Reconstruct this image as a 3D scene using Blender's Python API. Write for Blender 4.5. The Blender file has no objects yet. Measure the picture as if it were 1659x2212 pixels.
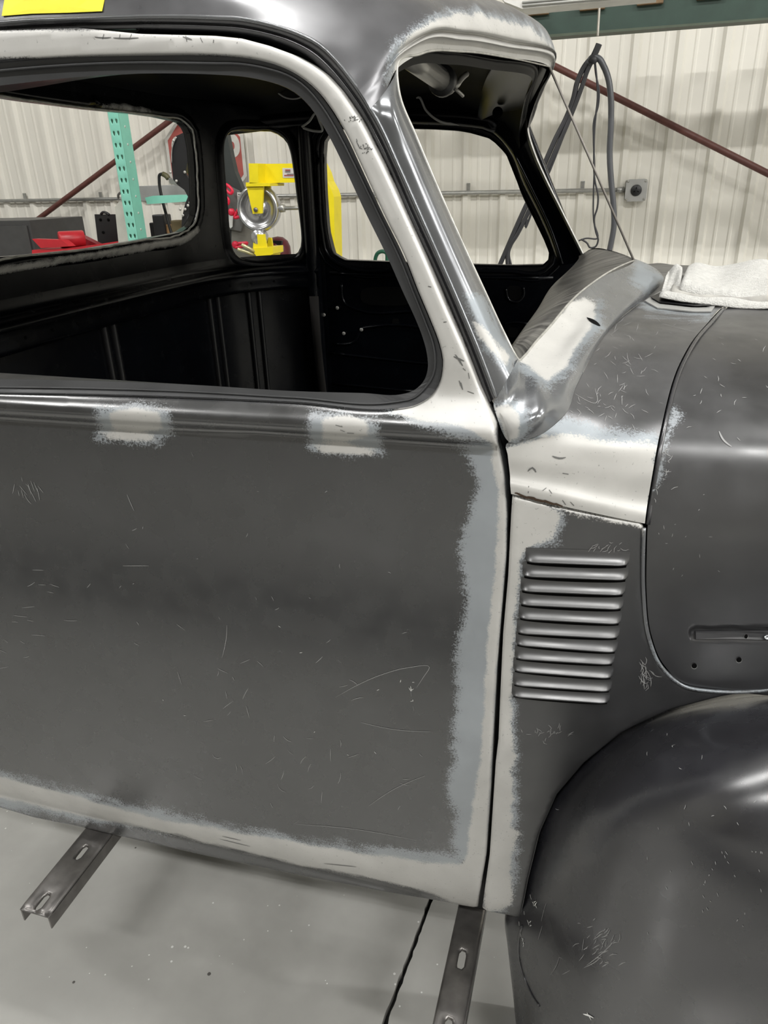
import bpy, bmesh, math, random
import numpy as np
from mathutils import Matrix, Vector
from mathutils.geometry import delaunay_2d_cdt
from mathutils.bvhtree import BVHTree
random.seed(7); rng = np.random.default_rng(7)
S = bpy.context.scene
COL = S.collection
# ------------------------------------------------------------------ camera
FPX, CX, CY = 1560.0, 829.5, 1106.0            # focal length in pixels of a 1659x2212 frame
CAM = np.array([0.0, -0.8, 1.5])
R = np.array([[0.95896804, 0.09193919, -0.26819302],
              [0.28212635, -0.40294058, 0.870657],
              [-0.02801836, -0.91059655, -0.41234561]])
cam = bpy.data.cameras.new('camera'); camo = bpy.data.objects.new('camera', cam); COL.objects.link(camo)
cam.sensor_fit = 'VERTICAL'; cam.sensor_height = 36.0; cam.lens = 36.0 * FPX / 2212.0
cam.clip_start = 0.01; cam.clip_end = 100
M = Matrix.Identity(4)
for i in range(3):
    M[i][0] = R[i][0]; M[i][1] = -R[i][1]; M[i][2] = -R[i][2]; M[i][3] = CAM[i]
camo.matrix_world = M
S.camera = camo
# ------------------------------------------------------------------ world, exposure
S.view_settings.view_transform = 'Standard'; S.view_settings.look = 'None'
S.view_settings.gamma = 1.0; S.view_settings.use_curve_mapping = False
S.view_settings.exposure = 0.62
W = bpy.data.worlds.new('world'); S.world = W; W.use_nodes = True
W.node_tree.nodes['Background'].inputs[0].default_value = (0.9, 0.95, 1.0, 1)
W.node_tree.nodes['Background'].inputs[1].default_value = 0.05
LIGHT_W = 34.0        # watts of one ceiling tube
SPOT_W = 60.0         # watts of the work lamp

# ------------------------------------------------------------------ geometry helpers
def ray(px, py): return R @ np.array([px - CX, py - CY, FPX])
def P(px, py, y): r = ray(px, py); return CAM + r * (y - CAM[1]) / r[1]
def PX(px, py, x): r = ray(px, py); return CAM + r * (x - CAM[0]) / r[0]
def PZ(px, py, z): r = ray(px, py); return CAM + r * (z - CAM[2]) / r[2]
def PV(px, py, a, b):                            # vertical plane through plan points a, b
    d = np.array(b) - np.array(a); n = np.array([-d[1], d[0]]); r = ray(px, py)
    return CAM + r * (n @ (np.array(a) - CAM[:2])) / (n @ r[:2])
def PF(px, py, F):
    y = 0.0
    for _ in range(30):
        p = P(px, py, y); y = .5 * y + .5 * F(p[0], p[2])
    return P(px, py, y)
def proj(v):
    c = (np.asarray(v) - CAM) @ R
    return np.stack([CX + FPX * c[:, 0] / c[:, 2], CY + FPX * c[:, 1] / c[:, 2]], 1)
def PL(pts): return [P(*p) for p in pts]

def hermite(t, Y, n):
    """cubic through rows Y (K,...) at parameters t, n samples per segment"""
    Y = np.asarray(Y, float); K = len(Y)
    m = np.zeros_like(Y)
    if K == 2:
        m[:] = (Y[1] - Y[0]) / (t[1] - t[0])
    else:
        for i in range(1, K - 1):
            h0 = t[i] - t[i-1]; h1 = t[i+1] - t[i]
            m[i] = ((Y[i] - Y[i-1]) / h0 * h1 + (Y[i+1] - Y[i]) / h1 * h0) / (h0 + h1)
        m[0] = 1.5 * (Y[1] - Y[0]) / (t[1] - t[0]) - .5 * m[1]
        m[-1] = 1.5 * (Y[-1] - Y[-2]) / (t[-1] - t[-2]) - .5 * m[-2]
    out = []
    for i in range(K - 1):
        h = t[i+1] - t[i]
        for k in range(n + (1 if i == K - 2 else 0)):
            s = k / n
            out.append((2*s**3 - 3*s**2 + 1) * Y[i] + (s**3 - 2*s**2 + s) * h * m[i] + (3*s**2 - 2*s**3) * Y[i+1] + (s**3 - s**2) * h * m[i+1])
    return np.array(out)
def chord(Y):
    Y = np.asarray(Y, float)
    d = np.linalg.norm(np.diff(Y, axis=0), axis=-1)
    if d.ndim > 1: d = d.mean(axis=1)
    return np.concatenate([[0], np.cumsum(np.maximum(d, 1e-6))])
def spl(ctrl, n): c = np.asarray(ctrl, float); return hermite(chord(c), c, n)
def resample(ctrl, n, per=12, closed=False):
    c = np.asarray(ctrl, float)
    if closed: c = np.vstack([c, c[:1]])
    q = spl(c, per); t = chord(q); u = np.linspace(0, t[-1], n)
    return np.stack([np.interp(u, t, q[:, k]) for k in range(q.shape[1])], 1)
def loftgrid(rows, a, b):
    g = np.array([spl(r, a) for r in rows])      # (M, A, 3)
    return hermite(chord(g), g, b)               # (Mb, A, 3)
def gridfaces(m, n, closed_n=False, closed_m=False):
    i, j = np.meshgrid(np.arange(m if closed_m else m - 1), np.arange(n if closed_n else n - 1), indexing='ij')
    i = i.ravel(); j = j.ravel(); i1 = (i + 1) % m; j1 = (j + 1) % n
    return np.stack([i * n + j, i * n + j1, i1 * n + j1, i1 * n + j], 1).tolist()
def segdist(p, poly, closed=True):
    p = np.asarray(p, float); a = np.asarray(poly, float)
    b = np.roll(a, -1, 0) if closed else a[1:]
    if not closed: a = a[:-1]
    best = np.full(len(p), 1e9)
    for s in range(0, len(p), 4000):
        q = p[s:s+4000, None, :]; d = (b - a)[None]; L = np.maximum((d**2).sum(-1), 1e-12)
        t = np.clip(((q - a[None]) * d).sum(-1) / L, 0, 1)
        best[s:s+4000] = np.sqrt((((a[None] + t[..., None] * d) - q)**2).sum(-1)).min(1)
    return best
def inside(p, poly):
    p = np.asarray(p, float); a = np.asarray(poly, float); b = np.roll(a, -1, 0)
    c = np.zeros(len(p), bool)
    for k in range(len(a)):
        y0, y1 = a[k, 1], b[k, 1]
        if y0 == y1: continue
        m = (y0 > p[:, 1]) != (y1 > p[:, 1])
        c ^= m & (p[:, 0] < (b[k, 0] - a[k, 0]) * (p[:, 1] - y0) / (y1 - y0) + a[k, 0])
    return c
def sdf(p, poly):
    d = segdist(p, poly); return np.where(inside(p, poly), d, -d)
def paint(v, polys):
    """signed distance (image-scale units) of surface points to patches of worn paint"""
    q = proj(v); s = np.full(len(q), -80.0)
    for poly in polys: s = np.maximum(s, sdf(q, poly))
    return np.clip(s, -80, 80)

# ------------------------------------------------------------------ object helpers
def empty(name, loc, label=None, cat=None, group=None, parent=None):
    o = bpy.data.objects.new(name, None); COL.objects.link(o); o.location = loc; o.empty_display_size = .1
    if label: o['label'] = label
    if cat: o['category'] = cat
    if group: o['group'] = group
    if parent: setpar(o, parent)
    return o
def setpar(o, p):
    o.parent = p
    o.matrix_parent_inverse = Matrix.Translation(-Vector(p.location))
def mk(name, v, f, mat=None, parent=None, smooth=True, sand=None, feather=None, kind=None, label=None, cat=None, group=None):
    me = bpy.data.meshes.new(name)
    me.from_pydata(np.asarray(v, float).tolist(), [], f if isinstance(f, list) else f.tolist())
    if smooth: me.polygons.foreach_set('use_smooth', np.ones(len(me.polygons), bool))
    if mat: me.materials.append(mat)
    for nm, pol in (('sand', sand), ('feather', feather)):
        if pol is not None:
            at = me.attributes.new(nm, 'FLOAT', 'POINT')
            at.data.foreach_set('value', paint(v, pol).astype(np.float32))
    me.update()
    o = bpy.data.objects.new(name, me); COL.objects.link(o)
    if parent: setpar(o, parent)
    if kind: o['kind'] = kind
    if label: o['label'] = label
    if cat: o['category'] = cat
    if group: o['group'] = group
    return o
def loft(name, rows, a, b, mat, parent=None, disp=None, **kw):
    g = loftgrid(rows, a, b); m, n = g.shape[:2]; v = g.reshape(-1, 3)
    if disp is not None:
        nx = np.gradient(g, axis=0); ny = np.gradient(g, axis=1); nn = np.cross(nx, ny).reshape(-1, 3)
        nn /= np.maximum(np.linalg.norm(nn, axis=1, keepdims=True), 1e-9)
        nn *= np.sign(((CAM - v) * nn).sum(1))[:, None]
        v = v + nn * disp(v)[:, None]
    return mk(name, v, gridfaces(m, n), mat, parent, sand=kw.pop('sand', []), feather=kw.pop('feather', []), **kw)
def panel(name, outline, F, mat, parent=None, holes=(), res=.006, roll=.004, rim=.012, world=None, **kw):
    """sheet-metal panel: outline/holes in (u, v) metres on surface F; rolled hem and a turned-in flange"""
    loops = []
    for L in [outline] + list(holes):
        L = np.asarray(L, float); n = max(12, int(chord(np.vstack([L, L[:1]]))[-1] / res))
        t = chord(np.vstack([L, L[:1]])); u = np.linspace(0, t[-1], n, endpoint=False)
        LL = np.vstack([L, L[:1]]); loops.append(np.stack([np.interp(u, t, LL[:, k]) for k in (0, 1)], 1))
    def area(l): x, y = l.T; return .5 * np.sum(x * np.roll(y, -1) - np.roll(x, -1) * y)
    extra = []
    for k, l in enumerate(loops):
        d = np.roll(l, -1, 0) - np.roll(l, 1, 0); nrm = np.stack([-d[:, 1], d[:, 0]], 1)
        nrm /= np.maximum(np.linalg.norm(nrm, axis=1, keepdims=True), 1e-9)
        if (area(l) < 0) != (k > 0): nrm = -nrm
        for off in (roll * .3, roll): extra.append((l + nrm * off, off))
    lo = loops[0].min(0); hi = loops[0].max(0)
    gx, gy = np.meshgrid(np.arange(lo[0], hi[0], res), np.arange(lo[1], hi[1], res * .97))
    gx = gx + (np.arange(gx.shape[0]) % 2)[:, None] * res * .5
    g = np.stack([gx.ravel(), gy.ravel()], 1)
    def dist(p): return np.min([segdist(p, l) for l in loops], 0)
    def ins(p):
        c = inside(p, loops[0])
        for h in loops[1:]: c &= ~inside(p, h)
        return c
    pts = [g[ins(g) & (dist(g) > roll + .45 * res)]]
    for e, off in extra: pts.append(e[ins(e) & (dist(e) > off * .93)])
    inner = np.vstack(pts)
    allp = np.vstack(loops + [inner]); edges = []; o = 0
    for l in loops:
        n = len(l); edges += [(o + i, o + (i + 1) % n) for i in range(n)]; o += n
    vs, es, fs, ov, oe, of = delaunay_2d_cdt([Vector(p) for p in allp], edges, [], 0, 1e-7)
    uv = np.array([tuple(x) for x in vs]); tri = np.array([list(x) for x in fs])
    cen = uv[tri].mean(1); tri = tri[ins(cen)]
    d = dist(uv); ro = np.where(d < roll, roll - np.sqrt(np.maximum(roll**2 - (roll - d)**2, 0)), 0)
    if world is None:
        v = np.stack([uv[:, 0], np.array([F(*p) for p in uv]) + ro, uv[:, 1]], 1)
        inward = np.array([0, 1.0, 0])
        r2 = v.copy(); r2[:, 1] += rim
    else:
        v = np.array([world(p[0], p[1], e) for p, e in zip(uv, ro)]); r2 = np.array([world(p[0], p[1], e + rim) for p, e in zip(uv, ro)])
    faces = tri.tolist()
    # flange around every loop
    mp = {}; verts = v.tolist(); o = 0
    from collections import defaultdict
    inv = {}
    for i, l in enumerate(ov):
        for q in l: inv[q] = i
    for l in loops:
        n = len(l)
        ids = [inv.get(o + i) for i in range(n)]
        base = len(verts)
        for i in ids: verts.append(r2[i].tolist())
        for i in range(n):
            j = (i + 1) % n; faces.append([ids[i], ids[j], base + j, base + i])
        o += n
    return mk(name, np.array(verts), faces, mat, parent, sand=kw.pop('sand', []), feather=kw.pop('feather', []), **kw)
def frames(pts):
    pts = np.asarray(pts, float); t = np.gradient(pts, axis=0); t /= np.maximum(np.linalg.norm(t, axis=1, keepdims=True), 1e-9)
    n = np.cross(t[0], [0.31, .52, .8]); n /= np.linalg.norm(n); N = []
    for k in range(len(pts)):
        n = n - t[k] * (n @ t[k]); n /= max(np.linalg.norm(n), 1e-9); N.append(n)
    N = np.array(N); return t, N, np.cross(t, N)
def tubegeo(pts, r, n=8):
    pts = np.asarray(pts, float); rr = np.broadcast_to(r, (len(pts),)); t, N, B = frames(pts)
    a = np.linspace(0, 2 * math.pi, n, endpoint=False)
    v = pts[:, None] + rr[:, None, None] * (np.cos(a)[None, :, None] * N[:, None] + np.sin(a)[None, :, None] * B[:, None])
    f = gridfaces(len(pts), n, closed_n=True); m = len(pts) * n
    f += [list(range(n))[::-1], list(range(m - n, m))]
    return v.reshape(-1, 3), f
def join(parts):
    V = []; Fc = []; o = 0
    for v, f in parts:
        V.append(np.asarray(v, float)); Fc += [[i + o for i in q] for q in f]; o += len(v)
    return np.vstack(V), Fc
def tube(name, pts, r, mat, parent=None, n=8, **kw):
    v, f = tubegeo(pts, r, n); return mk(name, v, f, mat, parent, **kw)
def boxgeo(c, s, rot=None, bev=0.0):
    bm = bmesh.new(); bmesh.ops.create_cube(bm, size=1)
    bmesh.ops.scale(bm, vec=s, verts=bm.verts)
    if bev: bmesh.ops.bevel(bm, geom=bm.edges[:], offset=bev, segments=2, affect='EDGES', profile=.5)
    if rot is not None: bmesh.ops.transform(bm, matrix=rot, verts=bm.verts)
    bmesh.ops.translate(bm, vec=c, verts=bm.verts)
    bm.verts.index_update(); v = np.array([x.co[:] for x in bm.verts]); f = [[x.index for x in q.verts] for q in bm.faces]; bm.free()
    return v, f
def box(name, c, s, mat, parent=None, rot=None, bev=.002, **kw):
    v, f = boxgeo(c, s, rot, bev); return mk(name, v, f, mat, parent, smooth=False, **kw)
def prismgeo(poly3, vec):
    p = np.asarray(poly3, float); n = len(p); v = np.vstack([p, p + np.asarray(vec)])
    f = [list(range(n)), list(range(2 * n - 1, n - 1, -1))] + [[i, i + n, (i + 1) % n + n, (i + 1) % n] for i in range(n)]
    return v, f
def prism(name, poly3, vec, mat, parent=None, **kw):
    v, f = prismgeo(poly3, vec); return mk(name, v, f, mat, parent, smooth=False, **kw)
def diskgeo(c, axis, r, h, n=24, bev=0.0):
    axis = np.asarray(axis, float); axis /= np.linalg.norm(axis); c = np.asarray(c, float)
    pr = [(0, 0), (r - bev, 0), (r, bev), (r, h - bev), (r - bev, h), (0, h)] if bev else [(0, 0), (r, 0), (r, h), (0, h)]
    return lathegeo(c, axis, pr, n)
def lathegeo(c, axis, prof, n=32):
    axis = np.asarray(axis, float); axis /= np.linalg.norm(axis)
    u = np.cross(axis, [0, 0, 1.0]) if abs(axis[2]) < .9 else np.cross(axis, [1.0, 0, 0]); u /= np.linalg.norm(u); w = np.cross(axis, u)
    a = np.linspace(0, 2 * math.pi, n, endpoint=False)
    v = np.array([[np.asarray(c) + axis * h + max(r, 1e-5) * (math.cos(t) * u + math.sin(t) * w) for t in a] for r, h in prof]).reshape(-1, 3)
    return v, gridfaces(len(prof), n, closed_n=True)
def lathe(name, c, axis, prof, mat, parent=None, n=32, **kw):
    v, f = lathegeo(c, axis, prof, n); return mk(name, v, f, mat, parent, **kw)
BV = {}
def hit(o, px, py, off=.0003):
    if o.name not in BV:
        me = o.data; BV[o.name] = BVHTree.FromPolygons([v.co[:] for v in me.vertices], [p.vertices[:] for p in me.polygons])
    r = ray(px, py); r = r / np.linalg.norm(r)
    h, n, i, d = BV[o.name].ray_cast(Vector(CAM), Vector(r))
    if h is None: return None, None
    n = np.array(n); n = n if n @ r < 0 else -n
    return np.array(h) + n * off, n
def ribbons(name, o, lines, w, mat, parent, off=.0006, **kw):
    V = []; Fc = []
    for ln in lines:
        wd = w
        q = resample(ln, max(3, int(chord(ln)[-1] / 5))) if len(ln) > 2 else resample(ln, max(2, int(chord(ln)[-1] / 6)))
        pts = []; ns = []
        for p in q:
            h, n = hit(o, p[0], p[1], off)
            if h is not None: pts.append(h); ns.append(n)
        if len(pts) < 2: continue
        pts = np.array(pts); ns = np.array(ns); t = np.gradient(pts, axis=0); s = np.cross(t, ns); s /= np.maximum(np.linalg.norm(s, axis=1, keepdims=True), 1e-9)
        k = np.linspace(-1, 1, len(pts)); ww = (wd * .5 * (1 - .6 * np.abs(k)**3))[:, None]
        b = len(V); V += (pts - s * ww).tolist() + (pts + s * ww).tolist(); n = len(pts)
        Fc += [[b + i, b + i + 1, b + n + i + 1, b + n + i] for i in range(n - 1)]
    if V: return mk(name, V, Fc, mat, parent, smooth=False, **kw)

# ------------------------------------------------------------------ materials
def nodes(name):
    m = bpy.data.materials.new(name); m.use_nodes = True; nt = m.node_tree
    return m, nt, nt.nodes['Principled BSDF']
class NB:
    def __init__(s, nt): s.nt = nt
    def n(s, t, **kw):
        x = s.nt.nodes.new(t)
        for k, v in kw.items(): setattr(x, k, v)
        return x
    def l(s, a, b): s.nt.links.new(a, b)
    def math(s, op, a, b=None, c=None):
        x = s.n('ShaderNodeMath', operation=op)
        for i, q in enumerate((a, b, c)):
            if q is None: continue
            if isinstance(q, (int, float)): x.inputs[i].default_value = q
            else: s.l(q, x.inputs[i])
        return x.outputs[0]
    def noise(s, sc, det=3, vec=None, rough=.5):
        x = s.n('ShaderNodeTexNoise'); x.inputs['Scale'].default_value = sc; x.inputs['Detail'].default_value = det; x.inputs['Roughness'].default_value = rough
        s.l(vec if vec is not None else s.co, x.inputs['Vector']); return x.outputs['Fac']
    def coords(s): s.co = s.n('ShaderNodeTexCoord').outputs['Object']; return s.co
    def smap(s, v, a, b, c=0.0, d=1.0):
        x = s.n('ShaderNodeMapRange'); x.inputs[1].default_value = a; x.inputs[2].default_value = b; x.inputs[3].default_value = c; x.inputs[4].default_value = d
        s.l(v, x.inputs[0]); return x.outputs[0]
    def mix(s, f, a, b):
        x = s.n('ShaderNodeMix', data_type='RGBA'); 
        if isinstance(f, (int, float)): x.inputs[0].default_value = f
        else: s.l(f, x.inputs[0])
        for i, q in ((6, a), (7, b)):
            if isinstance(q, tuple): x.inputs[i].default_value = q + (1,)
            else: s.l(q, x.inputs[i])
        return x.outputs[2]
    def mixf(s, f, a, b):
        x = s.n('ShaderNodeMix', data_type='FLOAT'); s.l(f, x.inputs[0])
        for i, q in ((2, a), (3, b)):
            if isinstance(q, (int, float)): x.inputs[i].default_value = q
            else: s.l(q, x.inputs[i])
        return x.outputs[0]
    def bump(s, h, st, dist=.001):
        x = s.n('ShaderNodeBump'); x.inputs['Strength'].default_value = st; x.inputs['Distance'].default_value = dist
        s.l(h, x.inputs['Height']); return x.outputs[0]
def plain(name, col, rough=.5, metal=0.0, var=.08, scale=20, bump=0.0, spec=.5):
    m, nt, b = nodes(name); B = NB(nt); B.coords()
    n = B.noise(scale, 4); c2 = tuple(max(0, x * (1 - 2 * var)) for x in col)
    B.l(B.mix(B.smap(n, .3, .7), c2, tuple(col)), b.inputs['Base Color'])
    b.inputs['Roughness'].default_value = rough; b.inputs['Metallic'].default_value = metal
    b.inputs['Specular IOR Level'].default_value = spec
    if bump: B.l(B.bump(B.noise(scale * 8, 3), bump), b.inputs['Normal'])
    return m
def body(name, base, rough, metal, white=(.50, .492, .468), feath=(.26, .285, .305), amp=9, famp=16, mott=.25, ior=1.5, spec=.5):
    """sheet metal: dark primer or bare steel, with patches sanded to filler and feathered primer"""
    m, nt, b = nodes(name); B = NB(nt); B.coords()
    at = B.n('ShaderNodeAttribute', attribute_name='sand').outputs['Fac']
    af = B.n('ShaderNodeAttribute', attribute_name='feather').outputs['Fac']
    st = B.n('ShaderNodeMapping'); st.inputs['Scale'].default_value = (.45, 1, 1); B.l(B.co, st.inputs['Vector'])
    n1 = B.math('SUBTRACT', B.noise(38, 5, st.outputs[0], .6), .5); n2 = B.math('SUBTRACT', B.noise(420, 3, None, .7), .5)
    n3 = B.noise(9, 4); n4 = B.noise(260, 2)
    s = B.math('ADD', at, B.math('ADD', B.math('MULTIPLY', n1, amp * 4), B.math('MULTIPLY', n2, amp * 3.2)))
    fs = B.smap(s, -1.5, 5)
    f = B.math('ADD', af, B.math('ADD', B.math('MULTIPLY', n1, famp * 3.2), B.math('MULTIPLY', n2, famp * 4)))
    ff = B.smap(f, -7, 7)
    bs = B.mix(B.smap(n3, .3, .75), tuple(x * (1 - mott) for x in base), tuple(x * (1 + mott) for x in base))
    w = B.mix(B.smap(B.noise(16, 4), .35, .7), tuple(x * .86 for x in white), white)
    w = B.mix(B.smap(n4, .68, .74, 0, .55), w, tuple(x * .3 for x in white))
    fc = B.mix(B.smap(n3, .35, .65), tuple(x * .8 for x in feath), feath)
    c = B.mix(fs, B.mix(ff, bs, fc), w)
    B.l(c, b.inputs['Base Color'])
    rr = B.mixf(fs, B.mixf(ff, B.smap(B.noise(22, 5), .25, .75, rough * .8, rough * 1.25), .45), .5)
    B.l(rr, b.inputs['Roughness'])
    B.l(B.mixf(fs, B.mixf(ff, metal, metal * .5), .15), b.inputs['Metallic'])
    b.inputs['Specular IOR Level'].default_value = spec; b.inputs['IOR'].default_value = ior
    return m
PRIMER = body('dark_primer', (.0165, .0172, .0185), .26, 0.0, ior=2.15, amp=5)
PRIMER_GLOSS = body('glossy_dark_primer', (.026, .026, .029), .28, .0, mott=.35, ior=1.8)
STEEL = body('bare_steel', (.20, .206, .214), .25, .65, mott=.2, amp=6)
ROOFM = body('roof_primer', (.085, .085, .09), .32, .3)
COWLM = body('cowl_steel', (.10, .10, .102), .34, .5, mott=.4)
BLACK = body('black_ecoat', (.0014, .0018, .0028), .24, 0.0, mott=.2, amp=3, famp=4, spec=.22)
LINING = plain('roof_lining_black', (.0025, .0025, .003), .5, spec=.12)
FRAMEM = body('window_channel_paint', (.045, .046, .048), .42, 0.0)
JAMB = plain('jamb_black', (.006, .006, .007), .6)
RAW = plain('raw_steel', (.21, .2, .19), .34, .75, .2, 30, .1)
HOLEM = plain('hole_black', (.002, .002, .002), .9, spec=.1)
EDGE = plain('bare_edge', (.55, .54, .5), .4, .5, .2, 60)
SCR = plain('scratch_white', (.6, .6, .58), .6)
SCRD = plain('scratch_grey', (.30, .30, .295), .6)
CHALK = plain('paint_marker_white', (.85, .85, .82), .6)
# ================================================================== THE TRUCK
TRUCK = empty('pickup_truck', (-.4, .8, .44), 'old pickup truck body in dark primer with sanded pale patches on its seams', 'truck')
# ---- outlines along the door (image-traced, placed on the real skin surface)
GAP = [(300,72),(420,75),(460,76),(520,82),(580,98),(629,116),(671,139),(701,161),(731,193),(752,223),(776,259),(790,285),(826,357),(845,398),(873,460),(919,563),(960,660),(999,748),(1034,835),(1052,879),(1068,924),(1078,964),(1087,1018),(1092,1064),(1095,1118),(1093,1203),(1082,1329),(1072,1450),(1064,1599),(1060,1700),(1050,1850),(1032,1962)]
COWLEDGE = [(1063,875),(1078,904),(1085,933),(1092,973),(1099,1009),(1103,1055),(1105,1070),(1103,1118),(1097,1245),(1086,1371),(1080,1500),(1076,1599),(1070,1650),(1057,1850),(1041,1966)]
DRIP = [(300,36),(400,36),(460,38),(520,41),(580,53),(641,72),(689,96),(731,136),(761,175),(779,200),(800,235),(819,268),(861,359),(906,460),(955,571),(997,668),(1036,762),(1072,858)]
DIN = [(300,60),(400,62),(460,64),(520,69),(580,81),(629,97),(671,120),(701,146),(731,179),(761,218),(785,254),(807,297),(848,380),(881,460),(934,571),(977,668),(1015,762),(1056,870)]
W_MID_T = [(0,117),(300,119),(460,120),(550,128),(611,146),(656,172),(689,202),(716,238),(746,289),(779,359),(826,460),(875,560),(900,625),(929,694),(947,741),(955,777),(953,810),(944,838),(926,860),(893,878),(860,884),(640,871),(430,861),(0,838)]
W_M2_T = [(0,134),(300,135),(460,137),(520,138),(580,149),(629,166),(665,193),(695,229),(731,289),(767,359),(816,460),(864,560),(893,632),(922,705),(935,741),(940,777),(937,806),(918,838),(893,860),(857,868),(640,859),(430,847),(0,826)]
W_IN_T = [(0,157),(300,159),(460,161),(520,165),(580,176),(629,194),(659,218),(689,257),(713,298),(743,359),(790,460),(841,564),(871,632),(893,679),(911,723),(922,763),(924,799),(915,824),(893,844),(871,851),(785,849),(640,845),(430,832),(0,811)]
tb = spl(np.array([(0,.010),(.002,.001),(.008,-.009),(.018,-.0135),(.029,-.009),(.040,.002),(.050,.010),(.10,.0165),(.25,.033),(.55,.066)]), 12)
def F_door(x, z):
    zc = 1.2175 + .008 * (x + .1)
    if z > zc: return float(np.interp(z - zc, tb[:, 0], tb[:, 1]))
    y = (.010 if z > .9 else .0045) * ((z - .9) / .3175)**2
    if z < .48: y += .02 * min((.48 - z) / .09, 1.1)**2
    return y
def fy(z): return .010 + .0166 + .112 * (z - 1.25 - .066)
def xz(px, F): return [(lambda p: (p[0], p[2]))(PF(a, b, F)) for a, b in px]
gap = xz(GAP, F_door)
bottom = xz([(1000,1957),(830,1928),(625,1888),(425,1846),(250,1806),(165,1786),(75,1768),(0,1746),(-70,1727)], F_door)
door_out = [(-1.19, 1.60), (-1.17, 1.665), (-1.10, 1.684), (-.8, 1.686), (-.62, 1.677)] + gap + bottom + [(bottom[-1][0] - .03, bottom[-1][1] + .004), (bottom[-1][0] - .045, bottom[-1][1] + .03), (-1.19, .5)]
zt = PF(300, 119, F_door)[2]
LM = [(-.78, zt+.006), (-.86, zt+.004), (-.93, zt-.03), (-.955, zt-.09), (-.955, 1.40), (-.95, 1.29), (-.93, 1.256), (-.89, 1.246)]
def ring(px, off, shrink):
    F = lambda x, z: F_door(x, z) + off
    top = [PF(a, b, F) for a, b in px if a > 10]
    L = [np.array([x + (shrink if x < -.93 else 0), 0, z + (-shrink * .7 if z > 1.45 else shrink * .42)]) for x, z in LM[::-1]]
    for q in L: q[1] = F(q[0], q[2])
    return resample(np.array(L + top), 240, 8, True)
wm = ring(W_MID_T, 0, 0)
BAND = [(a + 9, b - 7) for a, b in GAP[:20]] + [(1080,920),(1060,950),(1000,925),(940,915),(870,900),(845,892)] + [(a - 3, b + 2) for a, b in W_MID_T[2:20]][::-1] + [(300,127),(-200,125),(-200,62),(290,64)]
D_WHITE = [BAND,
           [(845,890),(900,850),(960,780),(900,600),(1000,720),(1060,890),(1090,1000),(1098,1100),(1096,1200),(1085,1330),(1076,1450),(1068,1600),(1063,1700),(1053,1850),(1034,1968),(980,1945),(985,1880),(1008,1850),(1012,1790),(1036,1640),(1042,1560),(1046,1480),(1052,1380),(1066,1250),(1071,1150),(1076,1060),(1062,1010),(1062,960),(1000,925),(900,905)],
           [(-100,1658),(0,1677),(100,1700),(230,1737),(350,1769),(520,1799),(680,1825),(850,1851),(1000,1868),(1034,1968),(975,1948),(900,1922),(780,1894),(640,1868),(530,1842),(430,1818),(340,1796),(200,1768),(80,1744),(0,1724),(-100,1708)],
           [(236,890),(290,882),(346,888),(352,924),(305,936),(242,930)],[(212,934),(262,928),(340,938),(330,954),(235,951)],
           [(694,904),(750,894),(796,906),(802,944),(745,955),(697,950)],[(674,960),(740,956),(820,970),(804,986),(696,980)]]
D_FEATH = [[(985,955),(1012,985),(1027,1050),(1017,1100),(1002,1170),(994,1230),(1006,1290),(997,1350),(987,1420),(986,1500),(978,1560),(984,1640),(966,1720),(984,1770),(977,1830),(1000,1862),(1080,1862),(1110,1000),(1070,950)],
           [(840,890),(1060,880),(1080,960),(990,958),(900,915)],[(-100,1650),(0,1672),(240,1728),(520,1792),(760,1828),(1000,1848),(1000,1890),(-100,1730)],
           [(208,882),(300,879),(366,886),(370,935),(335,958),(212,946)],[(670,898),(745,892),(820,906),(830,980),(750,985),(668,970)]]
DOOR = panel('door', door_out, F_door, PRIMER, TRUCK, holes=[np.stack([wm[:,0], wm[:,2]], 1)], res=.0062, roll=.004, rim=.03, sand=D_WHITE, feather=D_FEATH)
rg = [wm, ring(W_MID_T, .006, .001), ring(W_M2_T, .008, .012), ring(W_M2_T, .011, .014), ring(W_IN_T, .013, .034), ring(W_IN_T, .05, .036)]
v = np.vstack(rg)
CHANNEL = mk('window_channel', v, gridfaces(len(rg), 240, closed_n=True), FRAMEM, DOOR, smooth=False, sand=[], feather=[])
CHANNEL.data.polygons.foreach_set('use_smooth', np.zeros(len(CHANNEL.data.polygons), bool))
v, f = tubegeo(np.vstack([ring(W_M2_T, .0068, .012), ring(W_M2_T, .0068, .012)[:1]]), .0016, 6)
mk('channel_bead', v, f, FRAMEM, DOOR, sand=[], feather=[])
# inner skin of the door (dark), so the cab is closed on this side
panel('door_inner_skin', [(-1.12,.44),(-.12,.46),(-.12,1.2),(-.3,1.235),(-1.12,1.225)], lambda x, z: .075, BLACK, DOOR, res=.05, roll=.002, rim=.004, sand=[], feather=[])
# ---- jamb behind the door gap
jo = [P(a, b, fy(PF(a, b, F_door)[2]) + .03) for a, b in GAP[:19]] + [PF(a, b, F_door) + np.array([0, .03, 0]) for a, b in GAP[19:]]
cin = DIN + COWLEDGE[1:]
jo = np.array(jo); ji = []
for a, b in resample(np.array(cin, float), len(jo)): ji.append((a, b))
JI = resample(np.array(cin, float), 60); JG = resample(np.array(GAP, float), 60)
rows = []
for off, q in ((.004, JG - [6, 0]), (.034, JG - [6, 0]), (.036, .5 * (JG + JI)), (.034, JI + [9, 0]), (.004, JI + [9, 0])):
    rows.append([P(a, b, (fy(PF(a, b, F_door)[2]) if b < 880 else PF(a, b, F_door)[1]) + off + .004) for a, b in q])
loft('door_jamb', np.array(rows), 2, 1, JAMB, TRUCK)
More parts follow.
